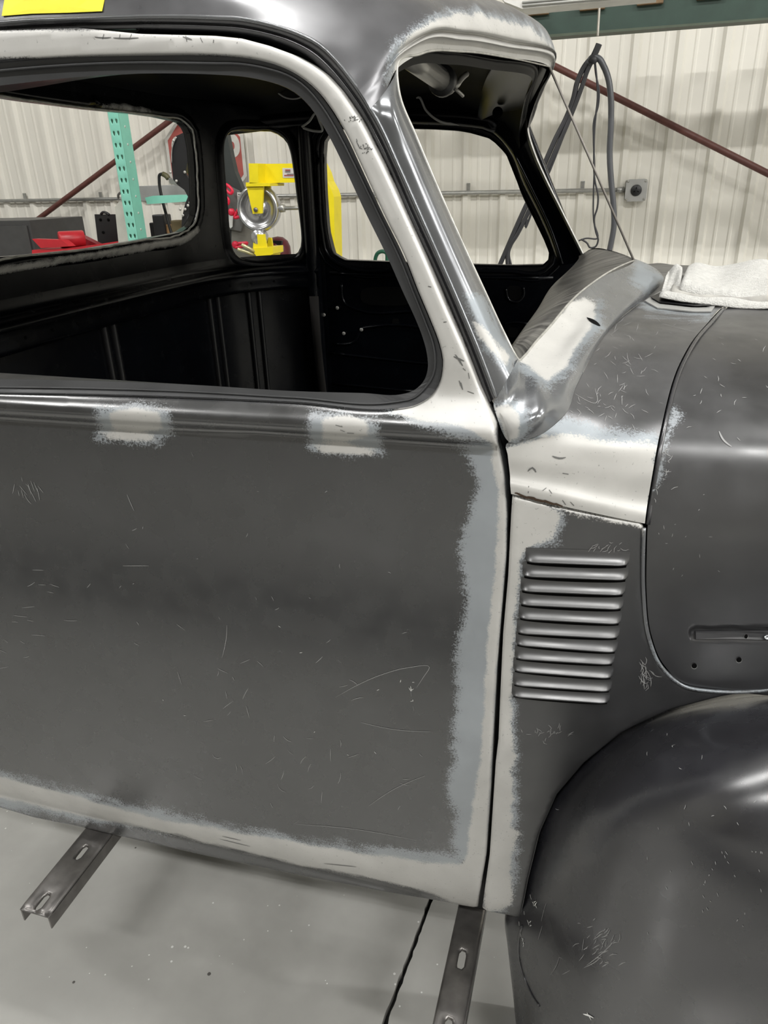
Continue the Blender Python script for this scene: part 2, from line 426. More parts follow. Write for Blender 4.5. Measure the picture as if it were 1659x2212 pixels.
# ---- roof with its windshield visor
PA, PB = (-.25, .14), (-.14, .8)
def sh(d): return (PA[0] + d, PA[1]), (PB[0] + d, PB[1])
def zd(x): return float(np.interp(x, [-1.3, -1.0, -.72, -.52, -.44, -.375, -.318, -.283, -.25], [1.675, 1.69, 1.694, 1.678, 1.671, 1.66, 1.638, 1.602, 1.56]))
def ztop(x): return float(np.interp(x, [-1.32, -1.2, -1.05, -.8, -.5, -.2], [1.70, 1.775, 1.82, 1.842, 1.842, 1.83]))
def zcs(x, y):
    yd = fy(zd(x)); u = min(max((y - yd) / (.8 - yd), 0), 1)
    return zd(x) + (ztop(x) - zd(x)) * (1 - (1 - u)**2.3)**(1 / 2.3)
RIDGE = [[(800,235,.05),(793,222,.0505),(787,212,.051),(781,203,.0515),(775,194,.052)],
         [(830,200,.075),(826,186,.076),(824,174,.078),(822,162,.08),(820,150,.082)],
         [(857,149),(856,135),(858,124),(862,112),(868,98)],
         [(906,117),(908,100),(912,88),(915,76),(922,65)],
         [(999,111),(999,96),(1000,85),(1001,71),(1003,62)],
         [(1092,123),(1094,111),(1098,101),(1101,90),(1106,80)],
         [(1185,143),(1187,131),(1195,122),(1195,111),(1198,107)]]
SH = [0, .001, .012, .004, .015]
rr = []
for k, row in enumerate(RIDGE):
    pts = [P(*q) if len(q) == 3 else PV(q[0], q[1], *sh(SH[i] * (.35 if k == 2 else 1))) for i, q in enumerate(row)]
    x4, y4, z4 = pts[-1]
    for j, xx in enumerate([x4 - .018, x4 - .05, x4 - .1, x4 - .17, x4 - .28, -.75, -1.0, -1.18, -1.27]):
        if k == 0:
            z = zd(xx); rr_y = fy(z); pts.append(np.array([xx, rr_y, z])); continue
        y = y4 if j < 5 else y4
        s = min((x4 - xx) / .48, 1); zc = zcs(xx, y)
        zz = z4 + (zc - z4) * (1 - (1 - s)**2.05)**(1 / 2.05)
        pts.append(np.array([xx, y, zz]))
    rr.append(pts)
for k in (5, 4, 3, 2, 1, 0):
    rr.append([np.array([p[0], 1.6 - p[1], p[2]]) for p in rr[k]])
VISOR_W = [[(845,165),(858,110),(880,75),(915,52),(955,36),(1000,28),(1040,30),(1100,45),(1150,60),(1205,108),(1200,140),(1180,150),(1090,128),(1000,115),(910,122),(862,160)]]
ROOF = loft('cab_roof', rr, 7, 9, ROOFM, TRUCK, sand=VISOR_W, feather=[[(835,175),(850,100),(900,50),(955,25),(1040,20),(1150,48),(1210,108),(1190,150),(900,125)]])
rv = np.array([q.co[:] for q in ROOF.data.vertices]); gm = len(hermite(np.arange(len(rr)), np.zeros((len(rr), 1)), 9)); gg = rv.reshape(gm, -1, 3)
nn = np.array([-.7, .8, 1.45]) - rv; nn /= np.linalg.norm(nn, axis=1, keepdims=True)
lw = np.tile(np.interp(np.arange(gg.shape[1]), [0, 28, 42], [.036, .034, .016]), gm)[:, None]
mk('roof_lining', rv + nn * lw, gridfaces(gm, gg.shape[1]), LINING, TRUCK)
# ---- drip rail strip from the roof edge down the windshield pillar
rows = []
DR = resample(np.array(DRIP, float), 70); DI = resample(np.array(DIN, float), 70)
def strip(t, off):
    q = DI * (1 - t) + DR * t
    out = []
    for a, b in q:
        y = .05
        for _ in range(6): y = fy(P(a, b, y)[2]) + off
        out.append(P(a, b, y))
    return out
def ext(rowset):                                  # continue the strip to the rear of the cab
    o = []
    for r in rowset:
        d = r[0]; o.append([d + np.array([-dx, 0, dz]) for dx, dz in ((.55, .004), (.35, .012), (.15, .008))] + list(r))
    return o
rows = ext([strip(0, .022), strip(.02, .004), strip(.3, .002), strip(.42, .006), strip(.55, .0), strip(.85, -.003), strip(1., -.002)])
loft('drip_rail', rows, 2, 2, PRIMER_GLOSS, TRUCK, sand=[], feather=[])
v, f = tubegeo(np.array(ext([strip(1., -.003)])[0]), .0022, 6)
mk('drip_rail_lip', v, f, STEEL, TRUCK, sand=[], feather=[])
# ---- windshield pillar
DLp = [(800,235),(819,268),(861,359),(906,460),(955,571),(997,668),(1036,762),(1074,858)]
FLp = [(857,149),(863,205),(899,295),(945,404),(1000,528),(1049,634),(1090,722),(1119,776)]
rows = []
for k, (d, fl) in enumerate(zip(DLp, FLp)):
    pts = []
    z0 = P(*d, .05)[2]; y0 = fy(z0) - .002; y1 = (.123 if k == 0 else .117)
    for t, w in ((0, 0), (.12, .006), (.35, .03), (.55, .085), (.75, .23), (.9, .53), (1, 1)):
        pts.append(P(d[0] + (fl[0] - d[0]) * t, d[1] + (fl[1] - d[1]) * t, y0 + (y1 - y0) * w))
    if k == 0:
        pts = [P(800,235,.05), P(806,229,.0525), P(818,215,.063), P(830,200,.075), P(843,180,.093), P(852,163,.112), P(857,149,.123)]
    rows.append(pts)
PILL_W = [[(1020,690),(1045,705),(1075,740),(1100,770),(1095,790),(1060,760),(1030,720)]]
PILLAR = loft('windshield_pillar', rows, 6, 14, STEEL, TRUCK, sand=PILL_W, feather=[[(1005,640),(1045,640),(1085,720),(1112,775),(1100,800),(1050,760)]])
# ---- rail under the windshield (cowl crown)
CA, CB = (-.103, .1), (.046, .8)
def e_(a, b): return PV(a, b, CA, CB)
K = [[e_(1119,776),P(1108,800,.07),P(1095,826,.042),P(1084,846,.028),P(1074,860,.024)],
     [e_(1121,778),P(1118,812,.08),P(1108,850,.035),P(1092,880,.018),P(1070,890,.014)],
     [e_(1124,777),P(1130,815,.085),P(1130,865,.030),P(1115,915,.005),P(1098,953,.006)],
     [e_(1130,771),P(1145,808,.095),P(1160,855,.035),P(1160,905,.006),P(1150,946,.014)],
     [e_(1138,763),P(1158,795,.112),P(1183,835,.068),P(1203,870,.045),P(1212,904,.042)],
     [e_(1155,741),P(1180,768,.155),P(1212,795,.122),P(1232,812,.105),P(1245,834,.105)],
     [e_(1185,708),P(1216,728,.232),P(1252,738,.203),P(1276,742,.205),P(1290,748,.225)],
     [e_(1232,652),P(1263,668,.355),P(1297,683,.328),P(1320,689,.34),P(1332,696,.37)],
     [e_(1290,604),P(1325,617,.53),P(1360,628,.53),P(1386,635,.56),P(1398,642,.6)],
     [e_(1369,563),P(1392,570,.8),P(1414,580,.8),P(1427,590,.8),P(1434,600,.8)]]
for k in (8, 7, 6, 5): K.append([np.array([p[0], 1.6 - p[1], p[2]]) for p in K[k]])
K[0] = [rows[-1][i] for i in (6, 4, 3, 2, 0)]
RAIL_W = [[(1117,778),(1166,716),(1232,650),(1262,640),(1288,655),(1285,690),(1262,728),(1222,795),(1182,823),(1150,800)],
          [(1062,876),(1100,872),(1118,890),(1128,920),(1118,945),(1095,958),(1080,910)]]
RAIL = loft('cowl_rail', K, 8, 12, STEEL, TRUCK, sand=RAIL_W, feather=[[(1110,790),(1300,650),(1300,700),(1230,800),(1185,835),(1140,815)],[(1060,870),(1110,868),(1150,905),(1155,930),(1095,960)],[(1380,560),(1440,600),(1400,640),(1360,600)]])
e1 = [r[-1] for r in rows]; e2 = [k[0] for k in K[:10]]; hd = [r[0] for r in rr[2:7]]
v, f = tubegeo(spl(np.array(hd[::-1] + e1[1:-1] + e2), 8), .0017, 6)
mk('windshield_flange', v, f, EDGE, TRUCK)
# ---- cowl
CW = [[(1104,1067,.002),(1200,1090,.012),(1300,1112,.026),(1393,1131,.04)],
      [(1102,1044,.002),(1203,1066,.012),(1303,1088,.028),(1396,1106,.043)],
      [(1102,1034,.006),(1204,1052,.017),(1304,1074,.033),(1398,1092,.049)],
      [(1097,985,.006),(1210,1000,.022),(1320,1010,.040),(1410,1020,.056)],
      [(1096,957,.007),(1215,960,.028),(1330,965,.046),(1419,968,.066)],
      [(1150,947,.014),(1240,935,.040),(1340,930,.066),(1428,925,.086)],
      [(1212,905,.042),(1285,898,.07),(1365,888,.10),(1440,872,.122)],
      [(1245,835,.105),(1310,835,.135),(1385,828,.16),(1456,815,.172)],
      [(1290,748,.225),(1360,755,.235),(1425,757,.245),(1488,748,.258)],
      [(1332,696,.37),(1400,700,.37),(1470,703,.375),(1530,696,.39)],
      [(1398,642,.6),(1450,648,.58),(1505,656,.56),(1560,664,.52)],
      [(1434,600,.8),(1490,611,.8),(1550,620,.8),(1625,630,.8)]]
cw = [PL(r) for r in CW]
for k in (10, 9, 8, 7): cw.append([np.array([p[0], 1.6 - p[1], p[2]]) for p in cw[k]])
COWL_W = [[(1090,962),(1130,958),(1175,938),(1230,938),(1300,948),(1400,955),(1425,965),(1412,1040),(1398,1140),(1250,1112),(1100,1078)]]
COWL = loft('cowl', cw, 12, 8, COWLM, TRUCK, sand=COWL_W, feather=[[(1085,968),(1175,920),(1230,905),(1300,925),(1410,940),(1430,960),(1400,1140),(1090,1080)],[(1385,655),(1540,672),(1535,690),(1400,675)]])
# ---- lower cowl side with louvers
def F_low(x, z):
    y = .002 + (.24 * (x + .09) if x > -.09 else 0) 
    if x > .09: y -= .10 * (x - .09)
    if z < .47: y += .02 * min((.47 - z) / .09, 1.1)**2
    return y
LOW = [(1106,1072),(1103,1118),(1097,1245),(1086,1371),(1080,1500),(1076,1599),(1070,1650),(1057,1850),(1041,1965),(1080,1975),(1122,1983),(1126,1975),(1140,1905),(1165,1803),(1202,1720),(1262,1650),(1342,1585),(1450,1534),(1560,1506),(1660,1490),(1760,1484),(1760,1474),(1659,1482),(1545,1493),(1478,1482),(1428,1440),(1401,1376),(1390,1285),(1389,1200),(1391,1140),(1385,1132),(1300,1116),(1200,1094)]
LOW_W = [[(1090,1060),(1180,1085),(1207,1112),(1197,1165),(1155,1178),(1132,1195),(1124,1260),(1110,1400),(1104,1550),(1112,1650),(1106,1780),(1122,1800),(1106,1850),(1110,1945),(1090,1970),(1040,1972),(1050,1800)],
         [(1110,1070),(1390,1128),(1392,1142),(1250,1112)],[(1384,1425),(1404,1435),(1398,1462),(1386,1470),(1378,1455)]]
LOWER = panel('cowl_side_panel', xz(LOW, F_low), F_low, body('panel_primer', (.022, .0222, .0235), .36, 0.0, ior=1.9), TRUCK, res=.0055, roll=.004, rim=.03, sand=LOW_W[:2], feather=[[(1090,1060),(1215,1105),(1205,1170),(1140,1190),(1118,1400),(1110,1560),(1118,1700),(1118,1900),(1095,1975),(1040,1975)]])
lips_l = [(415,612),(400,685),(390,760),(385,830),(380,900),(370,975),(365,1035),(360,1105),(352,1168),(350,1240),(345,1298)]
lips_r = [(945,632),(940,705),(925,782),(915,855),(905,930),(895,1003),(885,1075),(870,1137),(862,1208),(855,1275),(845,1335)]
LOUV = body('louver_primer', (.022, .0222, .0235), .36, 0.0, ior=1.9)
for (la, lb), (ra, rb) in zip(lips_l, lips_r):
    A = PF(960 + la / 2.373, 950 + lb / 2.373, F_low); Bp = PF(960 + ra / 2.373, 950 + rb / 2.373, F_low)
    g = []; nu, nv = 41, 13; hgt = .0165
    for j in range(nv + 3):
        row = []
        for i in range(nu):
            u = i / (nu - 1); e = min(u, 1 - u) * np.linalg.norm(Bp - A) / .014
            taper = math.sqrt(max(0, 1 - (1 - min(e, 1))**2))
            base = A + (Bp - A) * u
            if j <= nv:
                s = j / nv; bz = hgt * (1 - s); out = .0088 * taper * s ** 2.4
            else:
                s = (j - nv) / 2; bz = -.0010 * taper * s; out = .0088 * taper * (1 - .35 * s)
            x = base[0]; z = base[2] + bz
            row.append([x, F_low(x, z) - .0004 - out, z])
        g.append(row)
    v = np.array(g).reshape(-1, 3)
    lv = mk('louver', v, gridfaces(nv + 3, nu), LOUV, LOWER, sand=[], feather=[])
    # black strip below the lip: slot opening plus painted shade under it
    n = 24; sl = []
    for i in range(n):
        u = .02 + .96 * i / (n - 1); b = A + (Bp - A) * u; tp = math.sin(math.pi * u) ** .15
        for dz, dy in ((-.0002, -.0040), (-.0088 * tp, -.0012)): sl.append([b[0], F_low(b[0], b[2] + dz) + dy, b[2] + dz])
    mk('louver_slot_shade', sl, gridfaces(n, 2), HOLEM, LOWER)
# ---- hood
HP = [(1740,1476,.08),(1530,1489,.06),(1480,1477,.055),(1435,1437,.05),(1408,1375,.046),(1397,1285,.045),(1397,1200,.045),(1401,1115,.047),(1410,1055,.055),(1425,960,.075),(1448,862,.135),(1473,792,.205),(1508,732,.305),(1543,692,.425),(1572,664,.53),(1650,630,.8)]
hr = []
for q in HP:
    s = P(*q); row = [s]
    for t in (.03, .09, .3, 1.0):
        L = .62 - s[0]; row.append(s + np.array([L * t, .11 * L * t + .03 * (L * t)**2, -.02 * L * t]))
    hr.append(row)
for k in (14, 13, 11, 9): hr.append([np.array([p[0], 1.6 - p[1], p[2]]) for p in hr[k]])
SLOT = [(1488,1371),(1491,1362),(1499,1357),(1720,1355),(1720,1384),(1499,1383),(1491,1379)]
def hood_disp(v):
    s = sdf(proj(v), SLOT); return -.0045 * np.clip(s / 5 + .3, 0, 1)
HOOD = loft('hood', hr, 60, 14, body('hood_primer', (.032, .032, .034), .34, .15, mott=.35, ior=1.95), TRUCK, disp=hood_disp, sand=[], feather=[[(1412,1010),(1440,920),(1455,880),(1470,900),(1440,960),(1425,1040),(1410,1060)]])
def patch(name, o, poly, mat, parent, off=.001, thick=0.0, n=26, **kw):
    """small flat piece lying on a panel, optionally with thickness"""
    q = resample(np.array(poly + poly[:1], float), n + 1, 4)[:-1] if n else np.array(poly, float)
    c = q.mean(0); top = []; ns = []
    for s in (1.0, .5):
        for a, b in c + (q - c) * s:
            for k in range(12):
                h, nn = hit(o, a, b, off + thick)
                if h is not None: break
                a, b = a + (c[0] - a) * .08, b + (c[1] - b) * .08
            if h is None: h, nn = P(a, b, .0), np.array([0, -1., 0])
            top.append(h); ns.append(nn)
    h, nn = hit(o, c[0], c[1], off + thick); top.append(h if h is not None else np.mean(top, 0)); ns.append(nn if nn is not None else ns[0])
    top = np.array(top); m = len(q)
    f = [[i, (i + 1) % m, m + (i + 1) % m, m + i] for i in range(m)] + [[m + i, m + (i + 1) % m, 2 * m] for i in range(m)]
    v = top
    if thick:
        v = np.vstack([top, top[:m] - np.array(ns[:m]) * thick]); b = 2 * m + 1
        f += [[i, b + i, b + (i + 1) % m, (i + 1) % m] for i in range(m)]
    return mk(name, v, f, mat, parent, smooth=not thick, **kw)
def disc(a, b, rx, ry, k=14): return [(a + rx * math.cos(t), b + ry * math.sin(t)) for t in np.linspace(0, 2 * math.pi, k, endpoint=False)]
bar = patch('emblem_bar', HOOD, [(1502,1363),(1580,1362),(1720,1361),(1720,1382),(1600,1382),(1502,1381)], plain('bar_primer', (.05, .05, .052), .38), HOOD, .0005, .003, n=0)
patch('bolt_boss', HOOD, disc(1655,1375,8,8), STEEL, HOOD, .004, .004)
for a, b, r1, r2 in ((1515.5,1373,5.5,5), (1610,1371,4,5), (1499.5,1437.5,6,5.5), (1596,1424.5,6,5.5)):
    patch('bolt_hole', HOOD, disc(a, b + 1.2, r1 + .8, r2 + .8), SCRD, HOOD, .0037 if b < 1400 else .0004)
    patch('bolt_hole', HOOD, disc(a, b, r1, r2), HOLEM, HOOD, .0042 if b < 1400 else .0008)
# gap between cowl and hood
rows = []
ce = np.array([c[-1] for c in cw[:12]]); he = np.array([h[0] for h in hr[4:16]])
ce = resample(ce[:11], 40); he = resample(he[3:], 40)
rows = [ce + [0, .004, -.001], ce + [.004, .03, -.012], he + [-.002, .03, -.012], he + [0, .004, -.001]]
loft('hood_seal', rows, 1, 3, JAMB, TRUCK)
v, f = tubegeo(ce + [.004, .003, -.002], .0028, 6); mk('cowl_edge_bead', v, f, PRIMER_GLOSS, TRUCK, sand=[], feather=[])
lo = np.array([h[0] for h in hr[0:8]]); lo2 = np.array([PF(a, b, F_low) for a, b in [(1740,1478),(1545,1493),(1478,1482),(1428,1440),(1401,1376),(1390,1285),(1389,1200),(1391,1140)]])
loft('hood_seal', [lo2 + [0, .003, 0], lo2 + [0, .03, 0], lo + [0.004, .03, 0], lo + [.002, .004, 0]], 6, 3, JAMB, TRUCK)
v, f = tubegeo(spl(lo2 + [0, -.0005, 0], 6), .0026, 6); mk('hood_ledge_lip', v, f, STEEL, LOWER, sand=[[(1390,1128),(1391,1160),(1380,1160)]], feather=[[(1400,1400),(1440,1450),(1480,1490),(1660,1495),(1660,1480),(1420,1380)]])
# ---- front fender
FD = [[(1125,2300,.10),(1135,2300,.02),(1175,2310,-.05),(1230,2330,-.11),(1330,2360,-.17),(1480,2400,-.21),(1750,2460,-.235)],
      [(1108,2140,.08),(1137,2150,.005),(1172,2160,-.055),(1230,2175,-.115),(1330,2205,-.172),(1480,2240,-.212),(1750,2300,-.24)],
      [(1096,2040,.06),(1125,2050,-.002),(1158,2055,-.05),(1220,2065,-.112),(1320,2085,-.168),(1470,2120,-.21),(1750,2180,-.238)],
      [(1091,1985,.05),(1118,1992,-.004),(1152,1996,-.045),(1215,2005,-.108),(1315,2025,-.164),(1465,2050,-.206),(1750,2110,-.233)],
      [(1122,1930,.035),(1138,1932,-.003),(1168,1934,-.044),(1228,1940,-.104),(1325,1955,-.16),(1470,1980,-.2),(1750,2030,-.228)],
      [(1152,1820,.035),(1170,1818,-.001),(1198,1820,-.043),(1255,1826,-.10),(1345,1840,-.153),(1480,1862,-.192),(1750,1905,-.218)],
      [(1188,1735,.035),(1208,1732,.0),(1234,1736,-.04),(1288,1745,-.094),(1370,1762,-.145),(1495,1785,-.182),(1750,1820,-.206)],
      [(1250,1662,.038),(1268,1659,.006),(1292,1664,-.034),(1340,1677,-.086),(1412,1698,-.133),(1525,1718,-.167),(1750,1745,-.189)],
      [(1332,1595,.045),(1347,1594,.016),(1368,1600,-.022),(1410,1615,-.073),(1472,1638,-.118),(1570,1656,-.148),(1760,1672,-.166)],
      [(1444,1543,.055),(1456,1543,.030),(1473,1550,-.006),(1507,1563,-.056),(1557,1584,-.099),(1635,1598,-.125),(1770,1606,-.138)],
      [(1556,1513,.07),(1565,1515,.048),(1578,1522,.014),(1603,1534,-.032),(1642,1550,-.071),(1700,1560,-.094),(1790,1566,-.104)],
      [(1680,1500,.09),(1687,1502,.07),(1698,1508,.036),(1716,1518,-.008),(1745,1528,-.044),(1790,1535,-.062),(1850,1540,-.07)],
      [(1820,1500,.12),(1825,1502,.10),(1833,1507,.07),(1846,1515,.03),(1868,1522,0),(1900,1526,-.015),(1950,1530,-.02)]]
def fend_row(r):
    t = float(np.interp(r[0][1], [1930, 1985, 2040, 2140, 2300], [1, .8, .55, .25, 0])); a, e = r[0][2], r[-1][2]
    r = [(x, y, (a + (e - a) * w) * t + yy * (1 - t)) for (x, y, yy), w in zip(r, (0, .045, .16, .39, .65, .85, 1))]
    q = PL(r); k = 2.2 if r[0][1] < 1900 else .25
    return [q[0] + (q[0] - q[1]) * k * np.array([k > 1, 1, k > 1]) + np.array([0, .02, 0])] + q
FR = [fend_row(r) for r in FD]
for q in FR:
    e = q[-1]; q.append(np.array([e[0] + .16, e[1] - .006, e[2] - .004])); q.append(np.array([max(e[0] + .35, .82), e[1] + .01, e[2] - .03]))
for dx in (.18, .4): FR.append([p + np.array([dx * (1 - .8 * k / 9), .02 + .1 * dx, -.02 * dx - (.3 * dx * dx)]) for k, p in enumerate(FR[12])])
FEND = loft('front_fender', FR, 9, 9, body('fender_primer', (.0155, .0155, .019), .26, .0, mott=.3, ior=2.0), TRUCK, sand=[], feather=[])
v, f = tubegeo(spl(np.array([hit(FEND, *q)[0] for q in [(1128,2000),(1120,2040),(1122,2075),(1132,2110),(1148,2145),(1165,2172)]]), 6), .0025, 6)
mk('fender_bead', v, f, PRIMER_GLOSS, FEND, sand=[], feather=[])
# paint-marker writing on the fender
MK = [[(1146,1932),(1149,1943)],[(1151,1948),(1153,1946),(1154,1949),(1151,1956),(1154,1957)],[(1159,1947),(1155,1946),(1155,1951),(1158,1952),(1158,1957),(1155,1957)],[(1161,1949),(1157.5,1950),(1158.5,1959),(1160.5,1961),(1161,1956),(1158.5,1955)],
      [(1133,1968),(1134,1976)],[(1140,1987),(1142,1986),(1143,1989),(1140.5,1997),(1143.5,1998)],[(1148,1989),(1145,1989),(1145.5,1994),(1148,1996),(1148,2002),(1145.5,2000)],[(1122,1990),(1122.5,1999)],
      [(1125,2012),(1126,2023)],[(1128,2026),(1130,2025),(1130,2032)],[(1130,2033),(1132,2036),(1131,2039)],[(1132,2040),(1131,2045)]]
for k, (i0, i1) in enumerate(((0, 4), (4, 7), (7, 8), (8, 12))):
    for q in range(i0, i1): ribbons('marker_stroke', FEND, MK[q:q+1], .0017, CHALK, FEND, .001)
for q in ([(1261,2190),(1270,2192),(1283,2198)],[(1269,2187),(1274,2195),(1278,2203)]): ribbons('marker_stroke', FEND, [q], .0026, CHALK, FEND, .001)
# ---- running-board brackets
ZB = min(q[1] for q in bottom[-5:-2]) - .008
BR1 = (PZ(50,1950,ZB)[0], PZ(98,1976,ZB)[0] + .006); BE1 = PZ(65,1967,ZB)[1]; BS1 = (PZ(77,1942,ZB)[1], PZ(170,1838,ZB)[1])
BR2 = (PZ(960,2090,ZB)[0], PZ(1018,2090,ZB)[0] + .006); BE2 = PZ(950,2235,ZB)[1]; BS2 = (PZ(991,2068,ZB)[1], PZ(958,2218,ZB)[1])
for nm, (x0, x1), (y0, y1), slots in (('running_board_bracket', BR1, (BE1, .3), BS1), ('running_board_bracket', BR2, (BE2, .3), BS2)):
    z = ZB; h = .03; xs = np.array([x0, x0 + .003, x0 + .009, x1 - .009, x1 - .003, x1])
    out = [(x0, y0), (x1, y0), (x1, y1), (x0, y1)]
    holes = []
    for ys in slots:
        cx = (x0 + x1) / 2; holes.append([(cx + .006 * math.cos(t), ys + (.011 if math.sin(t) > 0 else -.011) + .006 * math.sin(t)) for t in np.linspace(0, 2 * math.pi, 20, endpoint=False)])
    def wf(u, w, e, z=z, x0=x0, x1=x1): return [u, w, z - e]
    br = panel(nm, out, None, RAW, TRUCK, holes=holes, res=.012, roll=.005, rim=.002, world=wf)
    for xs_ in (x0, x1 - .003): box('bracket_flange', (xs_ + .0015, (y0 + y1) / 2, z - .005 - h / 2), (.003, y1 - y0, h), RAW, br, bev=.0008)
# ---- frame rail and cab floor (keep light from under the cab)
box('cab_floor', (-.68, .8, .455), (1.16, 1.44, .02), BLACK, TRUCK, sand=[], feather=[])
box('frame_rail', (-.2, .42, .40), (3.0, .07, .09), JAMB, TRUCK); box('frame_rail', (-.2, 1.18, .40), (3.0, .07, .09), JAMB, TRUCK)
# ================================================================== CAB INTERIOR (parts of the truck)
PLAN = spl(np.array([(-1.225,.02),(-1.228,.4),(-1.228,.8),(-1.222,1.1),(-1.205,1.28),(-1.16,1.405),(-1.07,1.505),(-.98,1.55),(-.90,1.56)]), 10)
PS = chord(PLAN)
def pl_at(s):
    x = np.interp(s, PS, PLAN[:, 0]); y = np.interp(s, PS, PLAN[:, 1])
    e = .01; dx = np.interp(s + e, PS, PLAN[:, 0]) - np.interp(s - e, PS, PLAN[:, 0]); dy = np.interp(s + e, PS, PLAN[:, 1]) - np.interp(s - e, PS, PLAN[:, 1])
    n = np.array([dy, -dx]); n /= max(np.linalg.norm(n), 1e-9)          # points into the cab
    return x, y, n
def back(s, z, e=0.0):
    x, y, n = pl_at(s); return np.array([x - n[0] * e, y - n[1] * e, z])
def bpx(px, py):
    r = ray(px, py); best = None
    for i in range(len(PLAN) - 1):
        a, b = PLAN[i], PLAN[i + 1]; d = b - a
        A = np.array([[r[0], -d[0]], [r[1], -d[1]]])
        try: t, u = np.linalg.solve(A, a - CAM[:2])
        except np.linalg.LinAlgError: continue
        if -.001 <= u <= 1.001 and t > 0: best = (PS[i] + u * (PS[i+1] - PS[i]), CAM[2] + r[2] * t)
    return best
rw = [bpx(a, b) for a, b in [(0,222),(100,227),(200,235),(300,245),(350,252),(395,262),(412,280),(420,325),(425,400),(425,460),(415,487),(395,502),(300,520),(200,537),(100,552),(0,567)]]
s0 = float(np.interp(.8, PLAN[:40, 1], PS[:40]))
rw = [p for p in rw if p and p[0] > s0 + .01]
REARW = rw + [(2 * s0 - s, z) for s, z in rw[::-1]]
CORNW = [bpx(a, b) for a, b in [(483,335),(487,300),(496,287),(514,282),(550,282),(587,283),(605,291),(619,305),(626,323),(634,368),(641,423),(648,477),(651,522),(648,540),(637,553),(614,558),(532,560),(518,556),(505,544),(496,504),(491,441),(485,368)]]
CORNW = [p for p in CORNW if p]
BACKP = panel('cab_back', [(0,.46),(PS[-1],.46)] + [(s_, min(zcs(pl_at(s_)[0], min(pl_at(s_)[1], 1.6 - pl_at(s_)[1])), 1.80) - .006) for s_ in np.linspace(PS[-1], 0, 24)], None, BLACK, TRUCK, holes=[REARW, CORNW], res=.02, roll=.006, rim=.025, world=back, sand=[[(-60,588),(0,575),(100,560),(200,545),(300,527),(395,510),(418,495),(430,485),(433,500),(405,522),(300,540),(150,562),(0,588),(-60,600)],], feather=[])
RW_S = [[(-60,590),(0,575),(100,560),(200,545),(300,527),(395,510),(418,495),(430,485),(433,503),(405,525),(300,545),(150,567),(0,594),(-60,606)],[(215,226),(265,224),(335,238),(325,244),(215,232)]]
def rimring(name, hole, prof, mat, parent, n=90, sand=()):
    h = resample(np.array(hole), n, 6, True); d = np.roll(h, -1, 0) - np.roll(h, 1, 0)
    nr = np.stack([d[:, 1], -d[:, 0]], 1); nr /= np.maximum(np.linalg.norm(nr, axis=1, keepdims=True), 1e-9)
    if inside(h[:1] + nr[:1] * .004, h)[0]: nr = -nr
    v = np.array([[back(*(h[i] + nr[i] * o), e) for i in range(n)] for o, e in prof]).reshape(-1, 3)
    return mk(name, v, gridfaces(len(prof), n, closed_n=True), mat, parent, sand=list(sand), feather=[])
PR = [(.002,.02),(.0,.0),(.004,-.010),(.012,-.012),(.022,-.004),(.03,-.001)]
rimring('corner_window_rim', CORNW, PR, BLACK, BACKP); rimring('rear_window_rim', REARW, PR, BLACK, BACKP, sand=RW_S)
h = resample(np.array(REARW), 160, 6, True); jag = rng.normal(0, .0012, 160)
v, f = tubegeo([back(h[i, 0], h[i, 1] + jag[i] * .4, -.004 + jag[i]) for i in list(range(160)) + [0]], .0028, 6); mk('rear_window_edge', v, f, EDGE, BACKP)
h = resample(np.array(CORNW), 90, 6, True)
v, f = tubegeo([back(h[i, 0], h[i, 1], .006) for i in list(range(90)) + [0]], .0016, 6); mk('corner_window_edge', v, f, RAW, BACKP)
# belt ledge round the back of the cab
zl = [bpx(a, b) for a, b in [(0,718),(150,668),(300,635),(450,600),(500,590)]]
zs = float(np.median([q[1] for q in zl if q])); ss = np.linspace(.0, PS[-1] - .02, 60)
rows = [[back(s, zs + dz, -e) for s in ss] for dz, e in ((.05, .0), (.022, .006), (.006, .03), (-.004, .034), (-.012, .03), (-.055, .028), (-.06, .002))]
LEDGE = loft('belt_ledge', rows, 1, 3, BLACK, BACKP, sand=[], feather=[])
for a in (238, 470, 556):
    q = bpx(a, 760)
    for ds in (-.022, .016):
        g = [[back(q[0] + ds + w, z, -e) for z in np.linspace(.5, zs - .06, 6)] for w, e in ((0, .0), (.003, .012), (.014, .012), (.017, 0))]
        loft('back_rib', g, 1, 1, plain('rib_black', (.005, .0052, .006), .4), BACKP)
for a in np.linspace(.3, PS[-1] - .1, 16):
    c = back(a, zs - .03, -.029); x, y, n = pl_at(a)
    v, f = diskgeo(c, [n[0], n[1], 0], .004, .001, 10); mk('rivet_hole', v, f, HOLEM, LEDGE)
# far door and its window
YF = 1.56
FW = [(697,340),(700,300),(722,280),(780,276),(900,277),(1000,283),(1060,300),(1092,332),(1127,420),(1180,530),(1188,556),(1176,572),(1100,574),(900,568),(740,562),(718,548),(706,500),(700,420)]
fw = [(P(a, b, YF)[0], P(a, b, YF)[2]) for a, b in FW]
FAR = panel('far_door', [(-.93,.46),(-.05,.46),(-.05,1.25),(-.1,1.32),(-.28,1.69),(-.93,1.69)], None, BLACK, TRUCK, holes=[fw], res=.022, roll=.006, rim=.03, world=lambda u, w, e: [u, YF + e, w], sand=[], feather=[])
h = resample(np.array(fw), 90, 6, True); d = np.roll(h, -1, 0) - np.roll(h, 1, 0); nr = np.stack([d[:, 1], -d[:, 0]], 1); nr /= np.linalg.norm(nr, axis=1, keepdims=True)
if inside(h[:1] + nr[:1] * .004, h)[0]: nr = -nr
